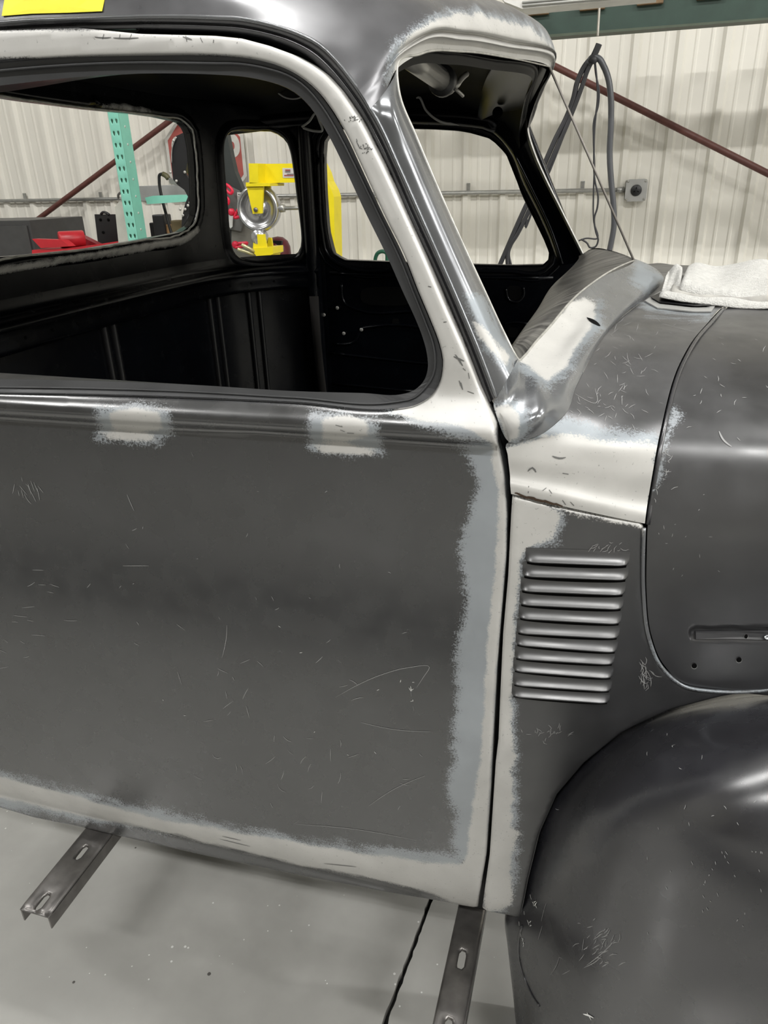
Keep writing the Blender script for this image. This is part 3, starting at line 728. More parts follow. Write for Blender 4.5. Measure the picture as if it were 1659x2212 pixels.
for nm, o1, r in (('window_bead', .016, .007), ('window_bead', .036, .004)):
    v, f = tubegeo([(h[i] + nr[i] * o1)[[0, 0, 1]] * [1, 0, 1] + [0, YF - .002, 0] for i in list(range(90)) + [0]], r, 6); mk(nm, v, f, BLACK, FAR, sand=[], feather=[])
v, f = tubegeo([[h[i, 0], YF + .012, h[i, 1]] for i in list(range(90)) + [0]], .0022, 6); mk('window_edge', v, f, RAW, FAR)
for ln in ([(738,612),(745,655),(770,668),(905,672),(1000,676)], [(722,742),(765,738),(783,710),(800,706),(1000,726)], [(712,762),(900,783),(1100,800)], [(718,828),(900,846)], [(712,590),(900,597),(1195,600)], [(1093,622),(1100,648),(1115,652),(1130,640),(1130,620)], [(1090,700),(1105,696),(1140,700)]):
    tube('door_emboss', spl(np.array(PL([(a, b, YF - .002) for a, b in ln])), 5), .005, BLACK, FAR, 6, sand=[], feather=[])
for a, b, rx, rz in ((835,640,.09,.03), (1110,633,.024,.022), (855,696,.012,.012), (1108,718,.016,.016)):
    c = P(a, b, YF - .003); v = [[c[0] + rx * (abs(math.cos(t))**.6) * math.copysign(1, math.cos(t)), c[1], c[2] + rz * (abs(math.sin(t))**.6) * math.copysign(1, math.sin(t))] for t in np.linspace(0, 2 * math.pi, 28, endpoint=False)]
    mk('access_hole', v, [list(range(28))], HOLEM, FAR, smooth=False)
for a, b in ((729,665), (743,720), (700,680), (781,712)):
    v, f = diskgeo(P(a, b, YF - .006), [0, -1, 0], .006, .004, 12, .001); mk('bolt', v, f, EDGE, FAR)
# door pillar at the far side
g = [PL([(668,640,1.52),(676,740,1.52),(690,850,1.52)]), PL([(673,640,1.50),(682,740,1.50),(696,850,1.5)]), PL([(688,640,1.50),(694,740,1.5),(706,850,1.5)])]
loft('far_jamb_edge', g, 6, 1, plain('jamb_steel', (.09, .085, .08), .5, .4), TRUCK)
g = [[np.array([-.965, 1.552, z]) for z in (.47, 1.0, 1.4, 1.68)], [np.array([-.955, 1.525, z]) for z in (.47, 1.0, 1.4, 1.67)], [np.array([-.935, 1.52, z]) for z in (.47, 1.0, 1.4, 1.66)], [np.array([-.92, 1.556, z]) for z in (.47, 1.0, 1.4, 1.66)]]
loft('far_door_pillar', g, 4, 3, BLACK, TRUCK, sand=[], feather=[])
tube('far_header_rail', [[x, 1.53, zd(x) + .002] for x in np.linspace(-1.2, -.34, 24)], .026, BLACK, TRUCK, 10, sand=[], feather=[])
# far windshield pillar: inner skin and outer skin
INL = [(1018,262,1.55),(1062,285,1.55),(1098,325,1.55),(1130,400,1.55),(1160,460,1.55),(1190,528,1.55),(1205,575,1.55)]
INM = [(1075,225,1.50),(1098,262,1.50),(1122,310,1.50),(1150,385,1.50),(1178,440,1.50),(1210,505,1.50),(1235,570,1.50)]
INR = [(1131,236,1.475),(1135,285,1.475),(1148,328,1.475),(1174,388,1.475),(1200,440,1.475),(1228,496,1.475),(1258,556,1.475)]
loft('far_pillar_lining', [PL(INL), PL([(a + 6, b - 2, y - .035) for a, b, y in INL]), PL(INM), PL(INR)], 6, 5, BLACK, TRUCK, sand=[], feather=[])
loft('far_windshield_pillar', [PL(INR), PL([(a + 5, b, 1.462) for a, b, y in INR]), PL([(a + 9, b + 1, 1.50) for a, b, y in INR])], 8, 2, EDGE, TRUCK)
tube('pillar_crease', spl(np.array(PL([(1110,330,1.50),(1150,410,1.495),(1190,495,1.495),(1215,570,1.49)])), 6), .004, BLACK, TRUCK, 6, sand=[], feather=[])
g = [PL([(1060,150,1.1),(1120,120,.9),(1180,150,.86)]), PL([(1040,200,1.4),(1100,190,1.2),(1165,185,1.05)]), PL([(1030,265,1.52),(1100,240,1.45),(1135,240,1.44)])]
loft('header_lining', g, 8, 8, plain('header_grey', (.014, .014, .015), .35), TRUCK)
v, f = diskgeo(P(1075, 243, 1.40), [0, -1, 0], .014, .002, 16); mk('lining_hole', v, f, HOLEM, TRUCK)
# dash top under the windshield
DA = [K[i][0] for i in range(10)] + [np.array([K[i][0][0], 1.6 - K[i][0][1], K[i][0][2]]) for i in (8, 7, 6, 5)]
DB = spl(np.array(PL([(1106,750,.13),(1138,702,.35),(1178,648,.62),(1200,612,.85),(1225,587,1.12),(1250,564,1.42)])), 12)
DA = resample(np.array(DA), 40); DB = resample(DB, 40)
mD, ntD, bD = nodes('dash_steel'); Bn = NB(ntD); Bn.coords()
mp = Bn.n('ShaderNodeMapping'); mp.inputs['Scale'].default_value = (3, 30, 3); mp.inputs['Rotation'].default_value = (0, 0, .35); Bn.l(Bn.co, mp.inputs['Vector'])
Bn.l(Bn.mix(Bn.smap(Bn.noise(2.2, 5, mp.outputs[0], .65), .35, .68), (.012, .012, .013), (.2, .195, .18)), bD.inputs['Base Color']); bD.inputs['Roughness'].default_value = .38; bD.inputs['Metallic'].default_value = .4
loft('dash_panel', [DA + [0, .001, -.002], DA * .65 + DB * .35 + [0, 0, .004], DA * .25 + DB * .75 + [0, 0, .003], DB, DB + [-.02, 0, -.03], DB + [-.03, 0, -.3]], 2, 6, mD, TRUCK)
loft('dash_slot', [spl(np.array(PL([(1262,563,1.36),(1285,553,1.25),(1310,551,1.1),(1340,556,.95),(1366,566,.83)])), 4), spl(np.array(PL([(1268,568,1.33),(1285,564,1.22),(1310,561,1.08),(1340,564,.94),(1366,569,.82)])), 4)], 1, 1, HOLEM, TRUCK)
patch('drain_slot', RAIL, [(1267,686),(1280,690),(1292,698),(1297,705),(1285,701),(1272,693)], HOLEM, RAIL, .0006)
# cowl vent cover with its pale rim
patch('vent_rim', COWL, [(1385,652),(1425,632),(1540,640),(1548,658),(1536,676),(1500,676),(1420,668)], plain('vent_rim_grey', (.3, .3, .29), .4), COWL, .0005, .002, n=0)
patch('vent_cover', COWL, [(1404,648),(1435,634),(1540,643),(1541,655),(1532,667),(1500,668),(1425,660)], plain('vent_dark', (.012, .012, .013), .35, spec=.15), COWL, .0045, .001, n=0)
# near rear quarter of the cab (mostly outside the frame)
g = [[np.array([x, y, z]) for z, y_ in ((.42, .03), (.9, .0), (1.22, .01), (1.68, .06)) for y in (y_ + dy,)] for x, dy in ((-1.192, 0.006), (-1.2, .02), (-1.205, .05), (-1.232, .12), (-1.24, .25))]
loft('rear_quarter', g, 5, 4, PRIMER, TRUCK, sand=[], feather=[])
# scratches and chips on the panels
def arcs(n, cx, cy, sx, sy, L, seed, curl=.6, ang=None):
    r = np.random.default_rng(seed); out = []
    for _ in range(n):
        a = r.uniform(0, 6.28) if ang is None else ang + r.normal(0, .25); x, y = cx + r.normal(0, sx), cy + r.normal(0, sy); l = L * r.uniform(.4, 1.3); k = r.normal(0, curl); pts = []
        for i in range(6): pts.append((x, y)); x += l / 5 * math.cos(a); y += l / 5 * math.sin(a); a += k / 5
        out.append(pts)
    return out
kw = dict(kind='stuff')
ribbons('scratches', DOOR, [[(725,1506),(775,1478),(830,1455),(880,1442),(928,1441),(915,1462),(900,1485)], [(797,1740),(850,1705),(918,1675)], [(275,1068),(284,1090),(290,1103)], [(266,1222),(322,1222)], [(634,1780),(646,1772)], [(888,1490),(889,1504)], [(893,1525),(894,1535)], [(730,1425),(738,1432)], [(780,1560),(850,1575),(930,1580)],[(640,1780),(760,1790),(900,1815)],[(413,976),(418,986)],[(480,1420),(489,1380),(491,1350)]] + arcs(14, 60, 1050, 25, 12, 22, 1, .2, 1.2) + arcs(16, 520, 1470, 90, 50, 24, 2, .3) + arcs(26, 700, 1650, 110, 60, 22, 3) + arcs(18, 60, 1320, 50, 60, 26, 4, .2, .1) + arcs(20, 550, 1300, 220, 120, 10, 5), .0008, SCRD, DOOR, **kw)
ribbons('chips', DOOR, arcs(10, 700, 98 + 1400, 200, 120, 5, 11, 0) + arcs(8, 889, 1500, 3, 14, 8, 12, 0), .001, SCR, DOOR, **kw)
SMUDGE = plain('black_smudge', (.12, .12, .115), .6)
ribbons('smudges', DOOR, [[(225,74),(222,85)], [(260,75),(258,84)], [(285,74),(280,86)], [(372,76),(369,87)], [(395,80),(415,86)], [(402,78),(404,90)], [(433,82),(438,92)], [(462,86),(461,93)], [(516,84),(512,94)], [(755,310),(762,325)], [(770,300),(772,306)], [(776,318),(783,322)], [(925,618),(932,620)], [(958,696),(965,695)], [(980,770),(1003,780)], [(984,766),(1000,790)], [(1000,795),(1006,800)], [(992,822),(1000,842)], [(996,826),(999,838)], [(1010,845),(1024,850)], [(1012,805),(1014,818)], [(735,928),(745,932)], [(725,918),(740,922)], [(750,935),(765,936)], [(475,1812),(540,1828)], [(480,1806),(520,1815)], [(700,1865),(770,1872)]], .0020, SMUDGE, DOOR, **kw)
ribbons('smudges', DOOR, [[(205,80),(228,82),(240,81)], [(245,82),(270,83),(300,82)]], .0012, SMUDGE, DOOR, **kw)
ribbons('smudges', COWL, [[(1193,985),(1210,990),(1222,988)], [(1140,1018),(1150,1010),(1158,1020)], [(1142,1050),(1141,1065)], [(1215,1022),(1228,1024)], [(1172,1060),(1180,1054)], [(1186,1058),(1192,1066)], [(1215,1080),(1222,1090)], [(1232,1084),(1240,1092)]], .0022, SMUDGE, COWL, **kw)
r = np.random.default_rng(5); fx = np.linspace(1112, 1235, 22)
ribbons('rust_edge', COWL, [[(a, 1064 + .28 * (a - 1106) + q) for a, q in zip(fx, r.normal(0, 1.6, 22))]], .0035, plain('rust', (.05, .028, .014), .8), COWL)
ribbons('smudges', DOOR, arcs(22, 764, 257, 7, 6, 4, 31, 1) + arcs(26, 791, 321, 6, 5, 4, 32, 1) + [[(770,305),(774,313),(778,322)]], .0012, SMUDGE, DOOR, **kw)
ribbons('scratches', COWL, arcs(90, 1330, 760, 70, 70, 15, 6, .5) + arcs(34, 1310, 890, 60, 30, 13, 7, .5) + [[(1232,845),(1290,868),(1285,840)], [(1430,700),(1500,718)], [(1343,855),(1343,875)]], .0006, SCRD, COWL, **kw)
ribbons('scratches', HOOD, [[(1553,932),(1562,950),(1580,965)]], .0022, SCRD, HOOD, **kw)
ribbons('scratches', HOOD, arcs(26, 1560, 800, 60, 60, 12, 8) + arcs(20, 1430, 1020, 14, 26, 14, 9) + arcs(14, 1500, 1180, 60, 60, 7, 10), .0008, SCRD, HOOD, **kw)
ribbons('scratches', LOWER, arcs(16, 1310, 1180, 22, 5, 16, 21, 1.2, 2.4) + arcs(26, 1390, 1448, 8, 14, 24, 22, 1.2, 1.1) + arcs(24, 1190, 1585, 40, 8, 12, 23, 1.5), .0008, SCRD, LOWER, **kw)
ribbons('scratches', FEND, [[(1262,2090),(1290,2075),(1300,2065)], [(1268,2085),(1300,2060),(1330,2030)], [(1215,2105),(1232,2096)], [(1190,2105),(1205,2080),(1208,2068)], [(1258,2055),(1262,2028)], [(1170,1990),(1176,1965),(1181,1950)], [(1163,2030),(1172,2000)]] + arcs(40, 1290, 2050, 30, 22, 16, 24, .6, -.6) + arcs(34, 1560, 1870, 70, 60, 8, 25, .2, 1.3) + arcs(14, 1480, 1680, 90, 60, 8, 26), .0008, SCRD, FEND, **kw)
# ================================================================== THINGS ON AND AROUND THE TRUCK
# LED tube hung under the roof
TL = empty('work_light', (-.45, .4, 1.68), 'silver tube work light hung on wires under the cab roof', 'lamp')
a0, a1 = P(835, 88, .36), P(952, 172, .62); dr = (a1 - a0) / np.linalg.norm(a1 - a0)
TLM = plain('tube_silver', (.42, .41, .38), .3, .3)
lathe('tube_body', a0, dr, [(0,0),(.017,0),(.017,np.linalg.norm(a1 - a0)),(0,np.linalg.norm(a1 - a0))], TLM, TL, 24)
tube('tube_rail', [a0 + [.010, -.013, .010], a1 + [.010, -.013, .010]], .005, plain('rail_dark', (.05,.05,.05), .3), TL)
lathe('end_collar', a1, dr, [(0,0),(.024,0),(.025,.006),(.025,.016),(.022,.02),(0,.02)], plain('collar_dark', (.03,.03,.03), .4), TL, 24)
lathe('end_cap', a1 + dr * .02, dr, [(0,0),(.017,0),(.018,.02),(.015,.03),(0,.032)], TLM, TL, 24)
tube('hook', spl(np.array([a1 + dr * .04, P(985,185,.64), P(995,172,.66), P(1008,160,.7)]), 6), .005, TLM, TL)
tube('hook', spl(np.array([a1 + dr * .045, P(988,196,.64), P(1000,207,.66)]), 6), .003, TLM, TL)
tube('hanger_wire', [a0 + dr * .05 + [0, 0, .016], a0 + dr * .05 + [0, 0, .06]], .002, TLM, TL); tube('hanger_wire', [a1 - dr * .05 + [0, 0, .016], a1 - dr * .05 + [0, 0, .06]], .002, TLM, TL)
WIRE = plain('wire_white', (.5,.5,.47), .5)
def wire(lab, pts, r): tube('loose_wire', spl(np.array(PL(pts)), 8), r, WIRE, None, 6, label=lab, cat='wire')
wire('pale wire drooping under the header above the far door', [(897,212,1.50),(905,210,1.49),(920,238,1.49),(950,262,1.5),(985,268,1.52),(1020,269,1.53)], .0035)
wire('thin pale wire looping above the small corner window', [(588,176,1.45),(596,195,1.45),(615,210,1.45),(640,213,1.45),(662,204,1.45)], .0022)
wire('bent pale wire end beside the far door pillar', [(652,274,1.45),(668,262,1.45),(682,245,1.45),(690,262,1.45),(696,282,1.45),(680,283,1.45),(655,276,1.45)], .0035)
tube('plumb_string', [P(1187,145,.8), P(1278,352,.8), P(1369,562,.8)], .0022, plain('string_grey', (.22,.2,.18), .5), None, 6, label='thin taut cord from the roof tip down to the cowl', cat='cord')
# masking tape on the roof
tp = resample(np.array([(14,-40),(236,-40),(224,26),(180,27),(90,30),(6,36),(10,10)], float), 8)
patch('masking_tape', ROOF, [(17,-30),(234,-30),(222,26),(150,29),(70,31),(6,36)], plain('tape_yellow', (.83,.74,.03), .55, 0, .03, 60), None, .0012, .0006, n=0, label='yellow tape strip stuck on the roof above the drip rail', cat='tape')
# folded terry towel
TW = empty('folded_towel', P(1550, 640, .6), 'folded white terry towel lying on the cowl vent', 'towel')
mT, ntT, bT = nodes('terry'); Bn = NB(ntT); Bn.coords()
Bn.l(Bn.mix(Bn.smap(Bn.noise(120, 3), .3, .7), (.42,.415,.395), (.52,.515,.49)), bT.inputs['Base Color']); bT.inputs['Roughness'].default_value = .95
Bn.l(Bn.bump(Bn.noise(380, 3), .8, .003), bT.inputs['Normal'])
mS = plain('towel_soiled', (.4,.39,.36), .95, 0, .2, 30, .4)
def layer(name, front, backr, th, mat, seed, n=46, m=24, bulge=.002):
    f_ = resample(np.array(PL(front)), n); b_ = resample(np.array(PL(backr)), n); r = np.random.default_rng(seed)
    ph = r.uniform(0, 6.28, 6); g = []
    def wav(u, v): return .0018 * math.sin(7 * u + ph[0] + 3 * v) + .0012 * math.sin(15 * u + ph[1] - 5 * v) + .0008 * math.sin(13 * v + ph[2] + 4 * u)
    prof = [(1, 1 - .0)] 
    for j in range(m):
        v = j / (m - 1); row = []
        for i in range(n):
            u = i / (n - 1); p = f_[i] * (1 - v) + b_[i] * v
            ed = min(v / .05, 1); hh = th * math.sqrt(max(0, 1 - (1 - ed)**2)); eu = min(min(u, 1 - u) / .04, 1); hh *= .35 + .65 * math.sqrt(max(0, 1 - (1 - eu)**2))
            eb = min((1 - v) / .1, 1); hh *= .4 + .6 * math.sqrt(max(0, 1 - (1 - eb)**2))
            row.append([p[0], p[1], p[2] + hh + wav(u, v) * ed + bulge * math.sin(math.pi * v)])
        g.append(row)
    top = np.array(g).reshape(-1, 3); low = top.copy(); low[:, 2] = np.minimum(low[:, 2] - .002, np.array([[f_[i][2] * (1 - j / (m - 1)) + b_[i][2] * j / (m - 1) for i in range(n)] for j in range(m)]).reshape(-1))
    fc = gridfaces(m, n); q = m * n; bd = list(range(n)) + [j * n + n - 1 for j in range(1, m)] + list(range(q - 2, q - n - 1, -1)) + [j * n for j in range(m - 2, 0, -1)]
    F2 = fc + [[a + q for a in x[::-1]] for x in fc] + [[bd[k], bd[k] + q, bd[(k + 1) % len(bd)] + q, bd[(k + 1) % len(bd)]] for k in range(len(bd))]
    return mk(name, np.vstack([top, low]), F2, mat, TW)
layer('towel_layer', [(1424,640,.53),(1470,649,.52),(1540,657,.52),(1600,664,.52),(1648,665,.52),(1690,661,.53)], [(1436,612,.72),(1500,604,.76),(1560,604,.78),(1640,604,.78),(1700,602,.78),(1740,604,.78)], .008, mT, 1)
layer('towel_layer', [(1448,637,.54),(1500,646,.53),(1560,652,.53),(1620,656,.53),(1660,656,.53),(1695,652,.54)], [(1450,598,.73),(1500,590,.76),(1560,590,.78),(1640,590,.78),(1700,588,.78),(1740,590,.78)], .007, mS, 2)
layer('towel_layer', [(1468,625,.545),(1520,638,.54),(1580,646,.54),(1630,650,.54),(1664,649,.54),(1700,643,.55)], [(1484,584,.74),(1500,572,.76),(1545,584,.78),(1590,578,.78),(1648,571,.78),(1700,574,.78)], .010, mT, 3)
layer('towel_flap', [(1428,635,.56),(1440,637,.56),(1455,631,.56),(1470,622,.56)], [(1440,600,.69),(1452,584,.71),(1464,580,.71),(1474,588,.71)], .008, mT, 4, 26, 16)
# ---------------- hanging cable bundle
YC = 2.8
HC = empty('hanging_cables', P(1288, 100, YC), 'bundle of black cables hung in loops from a thin chain', 'cable')
CB1 = plain('cable_black', (.03,.03,.033), .45); CB2 = plain('cable_grey', (.075,.078,.085), .35)
def cab(nm, pts, r, m=CB1):
    q_ = spl(np.array([P(a, b, YC + (q[0] if q else 0)) for a, b, *q in pts]), 8)
    if pts[-1][1] > 560: q_ = np.vstack([q_, q_[-1:] + [-.02, 0, -.3], [[q_[-1][0] - .03, YC, r + .002]]])
    tube(nm, q_, r, m, HC, 10)
cab('cable_end', [(1294,95),(1290,105),(1284,118),(1278,130),(1270,140)], .013)
cab('thick_cable', [(1270,140),(1280,124),(1292,126),(1305,145),(1314,170),(1319,205),(1320,260),(1317,330),(1321,400),(1325,440),(1326,490),(1319,530),(1308,575)], .0125, CB2)
cab('thick_cable', [(1284,120),(1265,140),(1248,175),(1238,215),(1225,250),(1200,300),(1180,345),(1150,415),(1120,480),(1096,535),(1080,572)], .011)
cab('thick_cable', [(1287,118),(1272,145),(1256,190),(1243,225),(1228,262),(1205,315),(1184,362),(1150,440),(1118,505),(1098,540),(1097,575)], .010)
cab('thin_cable', [(1284,125),(1289,170),(1291,210),(1287,250),(1284,285),(1283,330),(1285,390),(1292,425),(1290,450),(1284,470),(1287,500),(1292,520),(1286,533),(1275,535),(1268,525),(1255,517)], .004)
cab('thin_cable', [(1284,125),(1287,160),(1294,195),(1292,230),(1283,260),(1282,300),(1284,350),(1282,420),(1283,480),(1290,515),(1265,515),(1250,520)], .0035)
cab('thin_cable', [(1228,265),(1205,325),(1185,375),(1160,430),(1135,490),(1138,475),(1110,520),(1100,545),(1104,572)], .005)
ch = [P(1298 - 7 * t, -40 + 118 * t, YC) for t in np.linspace(0, 1, 60)]; ch = [ch[0] + [0, 0, 2.4]] + ch
tube('chain', ch, .0028, plain('chain', (.5,.48,.42), .4, .5), HC, 6)
for i, p in enumerate(ch[1:]):
    pass
v, f = join([diskgeo(p, [0, 0, 1], .0048, .005, 8) for p in ch[1::1]]); mk('chain_links', v, f, plain('chain_link', (.55,.52,.46), .4, .5), HC, kind='stuff')
tube('cable_tie', [P(1285,122,YC - .012), P(1278,136,YC - .012)], .018, CB1, HC)
# ================================================================== ROOM
def st(o): o['kind'] = 'structure'; return o
YW = 3.98
wallm = plain('wall_cream', (.79,.765,.69), .38, 0, .03, 3)
WB = st(mk('wall_back', [(-7.5,YW+.02,0),(8.0,YW+.02,0),(8.0,YW+.02,4.8),(-7.5,YW+.02,4.8)], [[0,1,2,3]], plain('wall_backing', (.5,.48,.43), .6), smooth=False))
pitch = .2284; prof = []
for k in range(4):
    x = k * pitch
    prof += [(x - .030, 0), (x - .014, .022), (x + .014, .022), (x + .030, 0)]
    for t in (1/3, 2/3):
        c = x + pitch * t; prof += [(c - .012, 0), (c - .005, .004), (c + .005, .004), (c + .012, 0)]
prof = [q for q in prof if q[0] < 4 * pitch - .030] + [(4 * pitch - .030, 0)]
pv = [(a, YW - b, z) for z in (0.02, 4.8) for a, b in prof] ; n = len(prof)
pm = None
for k in range(-8, 9):
    if pm is None:
        o = mk('wall_panel', pv, gridfaces(2, n), wallm, WB, smooth=False); pm = o.data
    else:
        o = bpy.data.objects.new('wall_panel', pm); COL.objects.link(o); setpar(o, WB)
    o.location = (.4858 + k * 4 * pitch, 0, 0)
    # screws on the panel edges
st(box('trim_1', (-1, YW - .045, P(1520, 597, YW - .05)[2] - .04), (13, .05, .07), plain('trim_grey', (.42,.42,.4), .5), None))
# floor in two pours with an open joint between them
mF, ntF, bF = nodes('floor_epoxy'); Bn = NB(ntF); Bn.coords()
n1 = Bn.noise(1.6, 5); n2 = Bn.noise(14, 5)
c = Bn.mix(Bn.smap(n1, .3, .7), (.30,.297,.28), (.40,.397,.375)); c = Bn.mix(Bn.smap(n2, .3, .75, 0, .35), c, (.26,.255,.24))
vo = Bn.n('ShaderNodeTexVoronoi'); vo.inputs['Scale'].default_value = 34; Bn.l(Bn.co, vo.inputs['Vector'])
th = Bn.smap(Bn.noise(3, 2), .38, .68, .0, .10)
c = Bn.mix(Bn.math('LESS_THAN', vo.outputs['Distance'], th), c, (.62,.62,.6))
vo2 = Bn.n('ShaderNodeTexVoronoi'); vo2.inputs['Scale'].default_value = 9; Bn.l(Bn.co, vo2.inputs['Vector'])
c = Bn.mix(Bn.math('LESS_THAN', vo2.outputs['Distance'], .035), c, (.09,.085,.08))
Bn.l(c, bF.inputs['Base Color']); Bn.l(Bn.smap(n2, .3, .7, .12, .24), bF.inputs['Roughness'])
Bn.l(Bn.bump(Bn.noise(60, 3), .05, .002), bF.inputs['Normal'])
j0, j1 = PZ(830, 2212, 0), PZ(915, 1985, 0); jd = (j1 - j0) / (j1 - j0)[1]
r = np.random.default_rng(3); ys = np.concatenate([[-6.5], np.arange(-1.0, 1.5, .012), [YW]])
jl = [(j0[0] + jd[0] * (y - j0[1]) if -1.1 < y < 1.6 else j0[0] + jd[0] * (np.clip(y, -1, 1.5) - j0[1])) for y in ys]
jag1 = np.abs(r.normal(0, .0016, len(ys))); jag2 = np.abs(r.normal(0, .0016, len(ys)))
FL = st(mk('floor', [(-7.5,-6.5,-.02),(8.0,-6.5,-.02),(8.0,YW,-.02),(-7.5,YW,-.02)], [[0,1,2,3]], plain('joint_dirt', (.012,.012,.011), .9), smooth=False))
for sgn, jg, xe in ((-1, jag1, -7.5), (1, jag2, 8.0)):
    n = len(ys); v = []
    for i in range(n):
        e = jl[i] + sgn * (.0035 + jg[i]); v += [(xe, ys[i], 0), (e, ys[i], 0), (e, ys[i], -.02)]
    f = []
    for i in range(n - 1): a = 3 * i; f += [[a, a + 1, a + 4, a + 3], [a + 1, a + 2, a + 5, a + 4]]
    mk('floor_slab', v, f, mF, FL, smooth=False)
plainw = plain('side_wall', (.5,.49,.44), .5)
st(mk('wall_left', [(-7.5,-6.5,0),(-7.5,YW,0),(-7.5,YW,4.8),(-7.5,-6.5,4.8)], [[0,1,2,3]], plainw, smooth=False))
st(mk('wall_right', [(8.0,-6.5,0),(8.0,YW,0),(8.0,YW,4.8),(8.0,-6.5,4.8)], [[0,1,2,3]], plainw, smooth=False))
st(mk('wall_front', [(-7.5,-6.5,0),(8.0,-6.5,0),(8.0,-6.5,4.8),(-7.5,-6.5,4.8)], [[0,1,2,3]], plain('front_wall', (.3,.29,.27), .5), smooth=False))
st(mk('ceiling', [(-7.5,-6.5,4.8),(8.0,-6.5,4.8),(8.0,YW,4.8),(-7.5,YW,4.8)], [[0,1,2,3]], plain('ceiling_white', (.5,.5,.48), .7), smooth=False))
# ceiling tube lights
hm = plain('fixture_white', (.8,.8,.8), .4)
mE, ntE, bE = nodes('tube_glow'); bE.inputs['Emission Color'].default_value = (1,.97,.92,1); bE.inputs['Emission Strength'].default_value = 12
for x, y in ((-4.2,-2.8),(-.8,-2.8),(2.6,-2.8),(6.0,-2.8),(-4.2,.4),(-.8,.4),(2.6,.4),(6.0,.4)):
    t = empty('ceiling_light', (x, y, 4.72), None, None); t['label'] = 'long white twin tube light fixed under the ceiling'; t['category'] = 'lamp'; t['group'] = 'ceiling tube lights'
    box('housing', (x, y, 4.70), (1.3, .2, .1), hm, t)
    for dy in (-.06, .06):
        box('tube', (x, y + dy, 4.635), (1.22, .026, .026), mE, t, bev=.006)
        l = bpy.data.lights.new('tube_light', 'AREA'); l.shape = 'RECTANGLE'; l.size = 1.2; l.size_y = .05; l.energy = LIGHT_W * (2.6 if x > 5 else 1.5 if x > 2 and y < 0 else .75); l.color = (1, .992, .975)
        lo = bpy.data.objects.new('tube_light', l); COL.objects.link(lo); lo.location = (x, y + dy, 4.61); 
# ---------------- electrical
CO = empty('wall_conduit', (-1, YW - .04, 1.46), 'long grey steel conduit running along the cream wall into the socket box', 'conduit')
GAL = plain('galvanised', (.42,.42,.4), .32, .6, .1, 40); c0, c1 = P(0, 434, YW - .035), P(1352, 410, YW - .035)
cdir = (c1 - c0) / np.linalg.norm(c1 - c0)
tube('pipe', [c0 - cdir * 3, c1], .0115, GAL, CO, 12)
lathe('coupling', c1 - cdir * .05, cdir, [(0,0),(.015,0),(.016,.01),(.016,.04),(0,.042)], GAL, CO, 16)
for a, b in ((1011,413), (1258,409), (53,432), (217,430)):
    q = P(a, b, YW - .035); box('conduit_strap', q + [0, .01, .02], (.022, .012, .05), GAL, CO)
SB = empty('socket_box', P(1375, 411, YW), 'square grey metal box with one round black socket on the wall', 'socket')
q = P(1374, 411, YW - .05); box('box_body', q + [0, .012, 0], (.112, .06, .112), GAL, SB, bev=.006)
pl_ = [(.058 * sx * a, .058 * sy * b) for sx, sy, a, b in ((1,1,1,.72),(1,1,.72,1),(-1,1,.72,1),(-1,1,1,.72),(-1,-1,1,.72),(-1,-1,.72,1),(1,-1,.72,1),(1,-1,1,.72))]
prism('cover_plate', [(q[0] + a, q[1] - .02, q[2] + b) for a, b in pl_], (0, -.006, 0), plain('plate_zinc', (.55,.55,.53), .35, .4), SB)
v, f = diskgeo(q + [0, -.026, 0], [0, -1, 0], .03, .008, 28, .002); rc = mk('receptacle', v, f, plain('socket_black', (.015,.015,.016), .4), SB)
for t in (90, 210, 330): box('socket_slot', q + [.012 * math.cos(math.radians(t)), -.0345, .012 * math.sin(math.radians(t))], (.004, .002, .009), HOLEM, rc, Matrix.Rotation(math.radians(90 - t), 4, 'Y'), bev=0)
for sx in (-1, 1):
    for sy in (-1, 1): v, f = diskgeo(q + [.047 * sx, -.026, .047 * sy], [0, -1, 0], .006, .003, 12); mk('screw', v, f, EDGE, SB)
# ---------------- diagonal braces
RED = plain('red_oxide', (.13,.045,.035), .5, 0, .15, 30)
for pts, lab in (([(560,-178,3.8),(1190,139,3.8),(1659,375,3.8),(1850,470,3.8)], 'rust red brace rod sloping down to the right past the socket box'), ([(-60,575,3.86),(72,481,3.86),(368,260,3.86),(860,-107,3.86)], 'rust red brace rod sloping up behind the teal rack post')):
    o = tube('brace_rod', PL(pts), .017, RED, None, 12, label=lab, cat='brace'); 
# ---------------- overhead storage rack
DG = plain('rack_dark_green', (.03,.06,.045), .45, 0, .12, 14)
SR = empty('storage_rack', P(1600, 40, 3.0), 'dark green overhead rack with timber deck above the cream wall', 'rack')
prism('rack_beam', [P(a, b, 3.0) for a, b in ((880,102),(1191,78),(1655,41),(2300,-12),(2300,-90),(1655,-36),(1350,3),(1151,30),(880,64))], (0, .06, 0), DG, SR)
prism('beam_lip', [P(a, b, 2.99) for a, b in ((880,104),(1191,80),(1655,43),(2300,-10),(2300,-16),(1655,38),(1191,74),(880,98))], (0, .08, 0), plain('lip_green', (.07,.09,.06), .5), SR)
WOOD = plain('deck_timber', (.22,.14,.07), .7, 0, .2, 25)
bx = [P(a, b, 2.97) for a, b in ((1158,27), (1274,18), (1397,8), (1536,-9))]; st_ = (bx[3] - bx[0]) / 3
for k in range(-3, 16):
    c_ = bx[0] + st_ * k; box('deck_board', (c_[0], 3.23, c_[2] + .012), (.105, .5, .038), WOOD, SR, bev=.003)
xx = P(2300,-40,3.0)[0]; box('rack_upright', (xx, 3.04, 1.6), (.08, .08, 3.2), DG, SR)
xx = P(900,85,3.0)[0]; zz = P(900,85,3.0)[2]; tube('hanger_rod', [(xx, 3.03, zz), (xx, 3.03, 4.78)], .012, DG, SR)
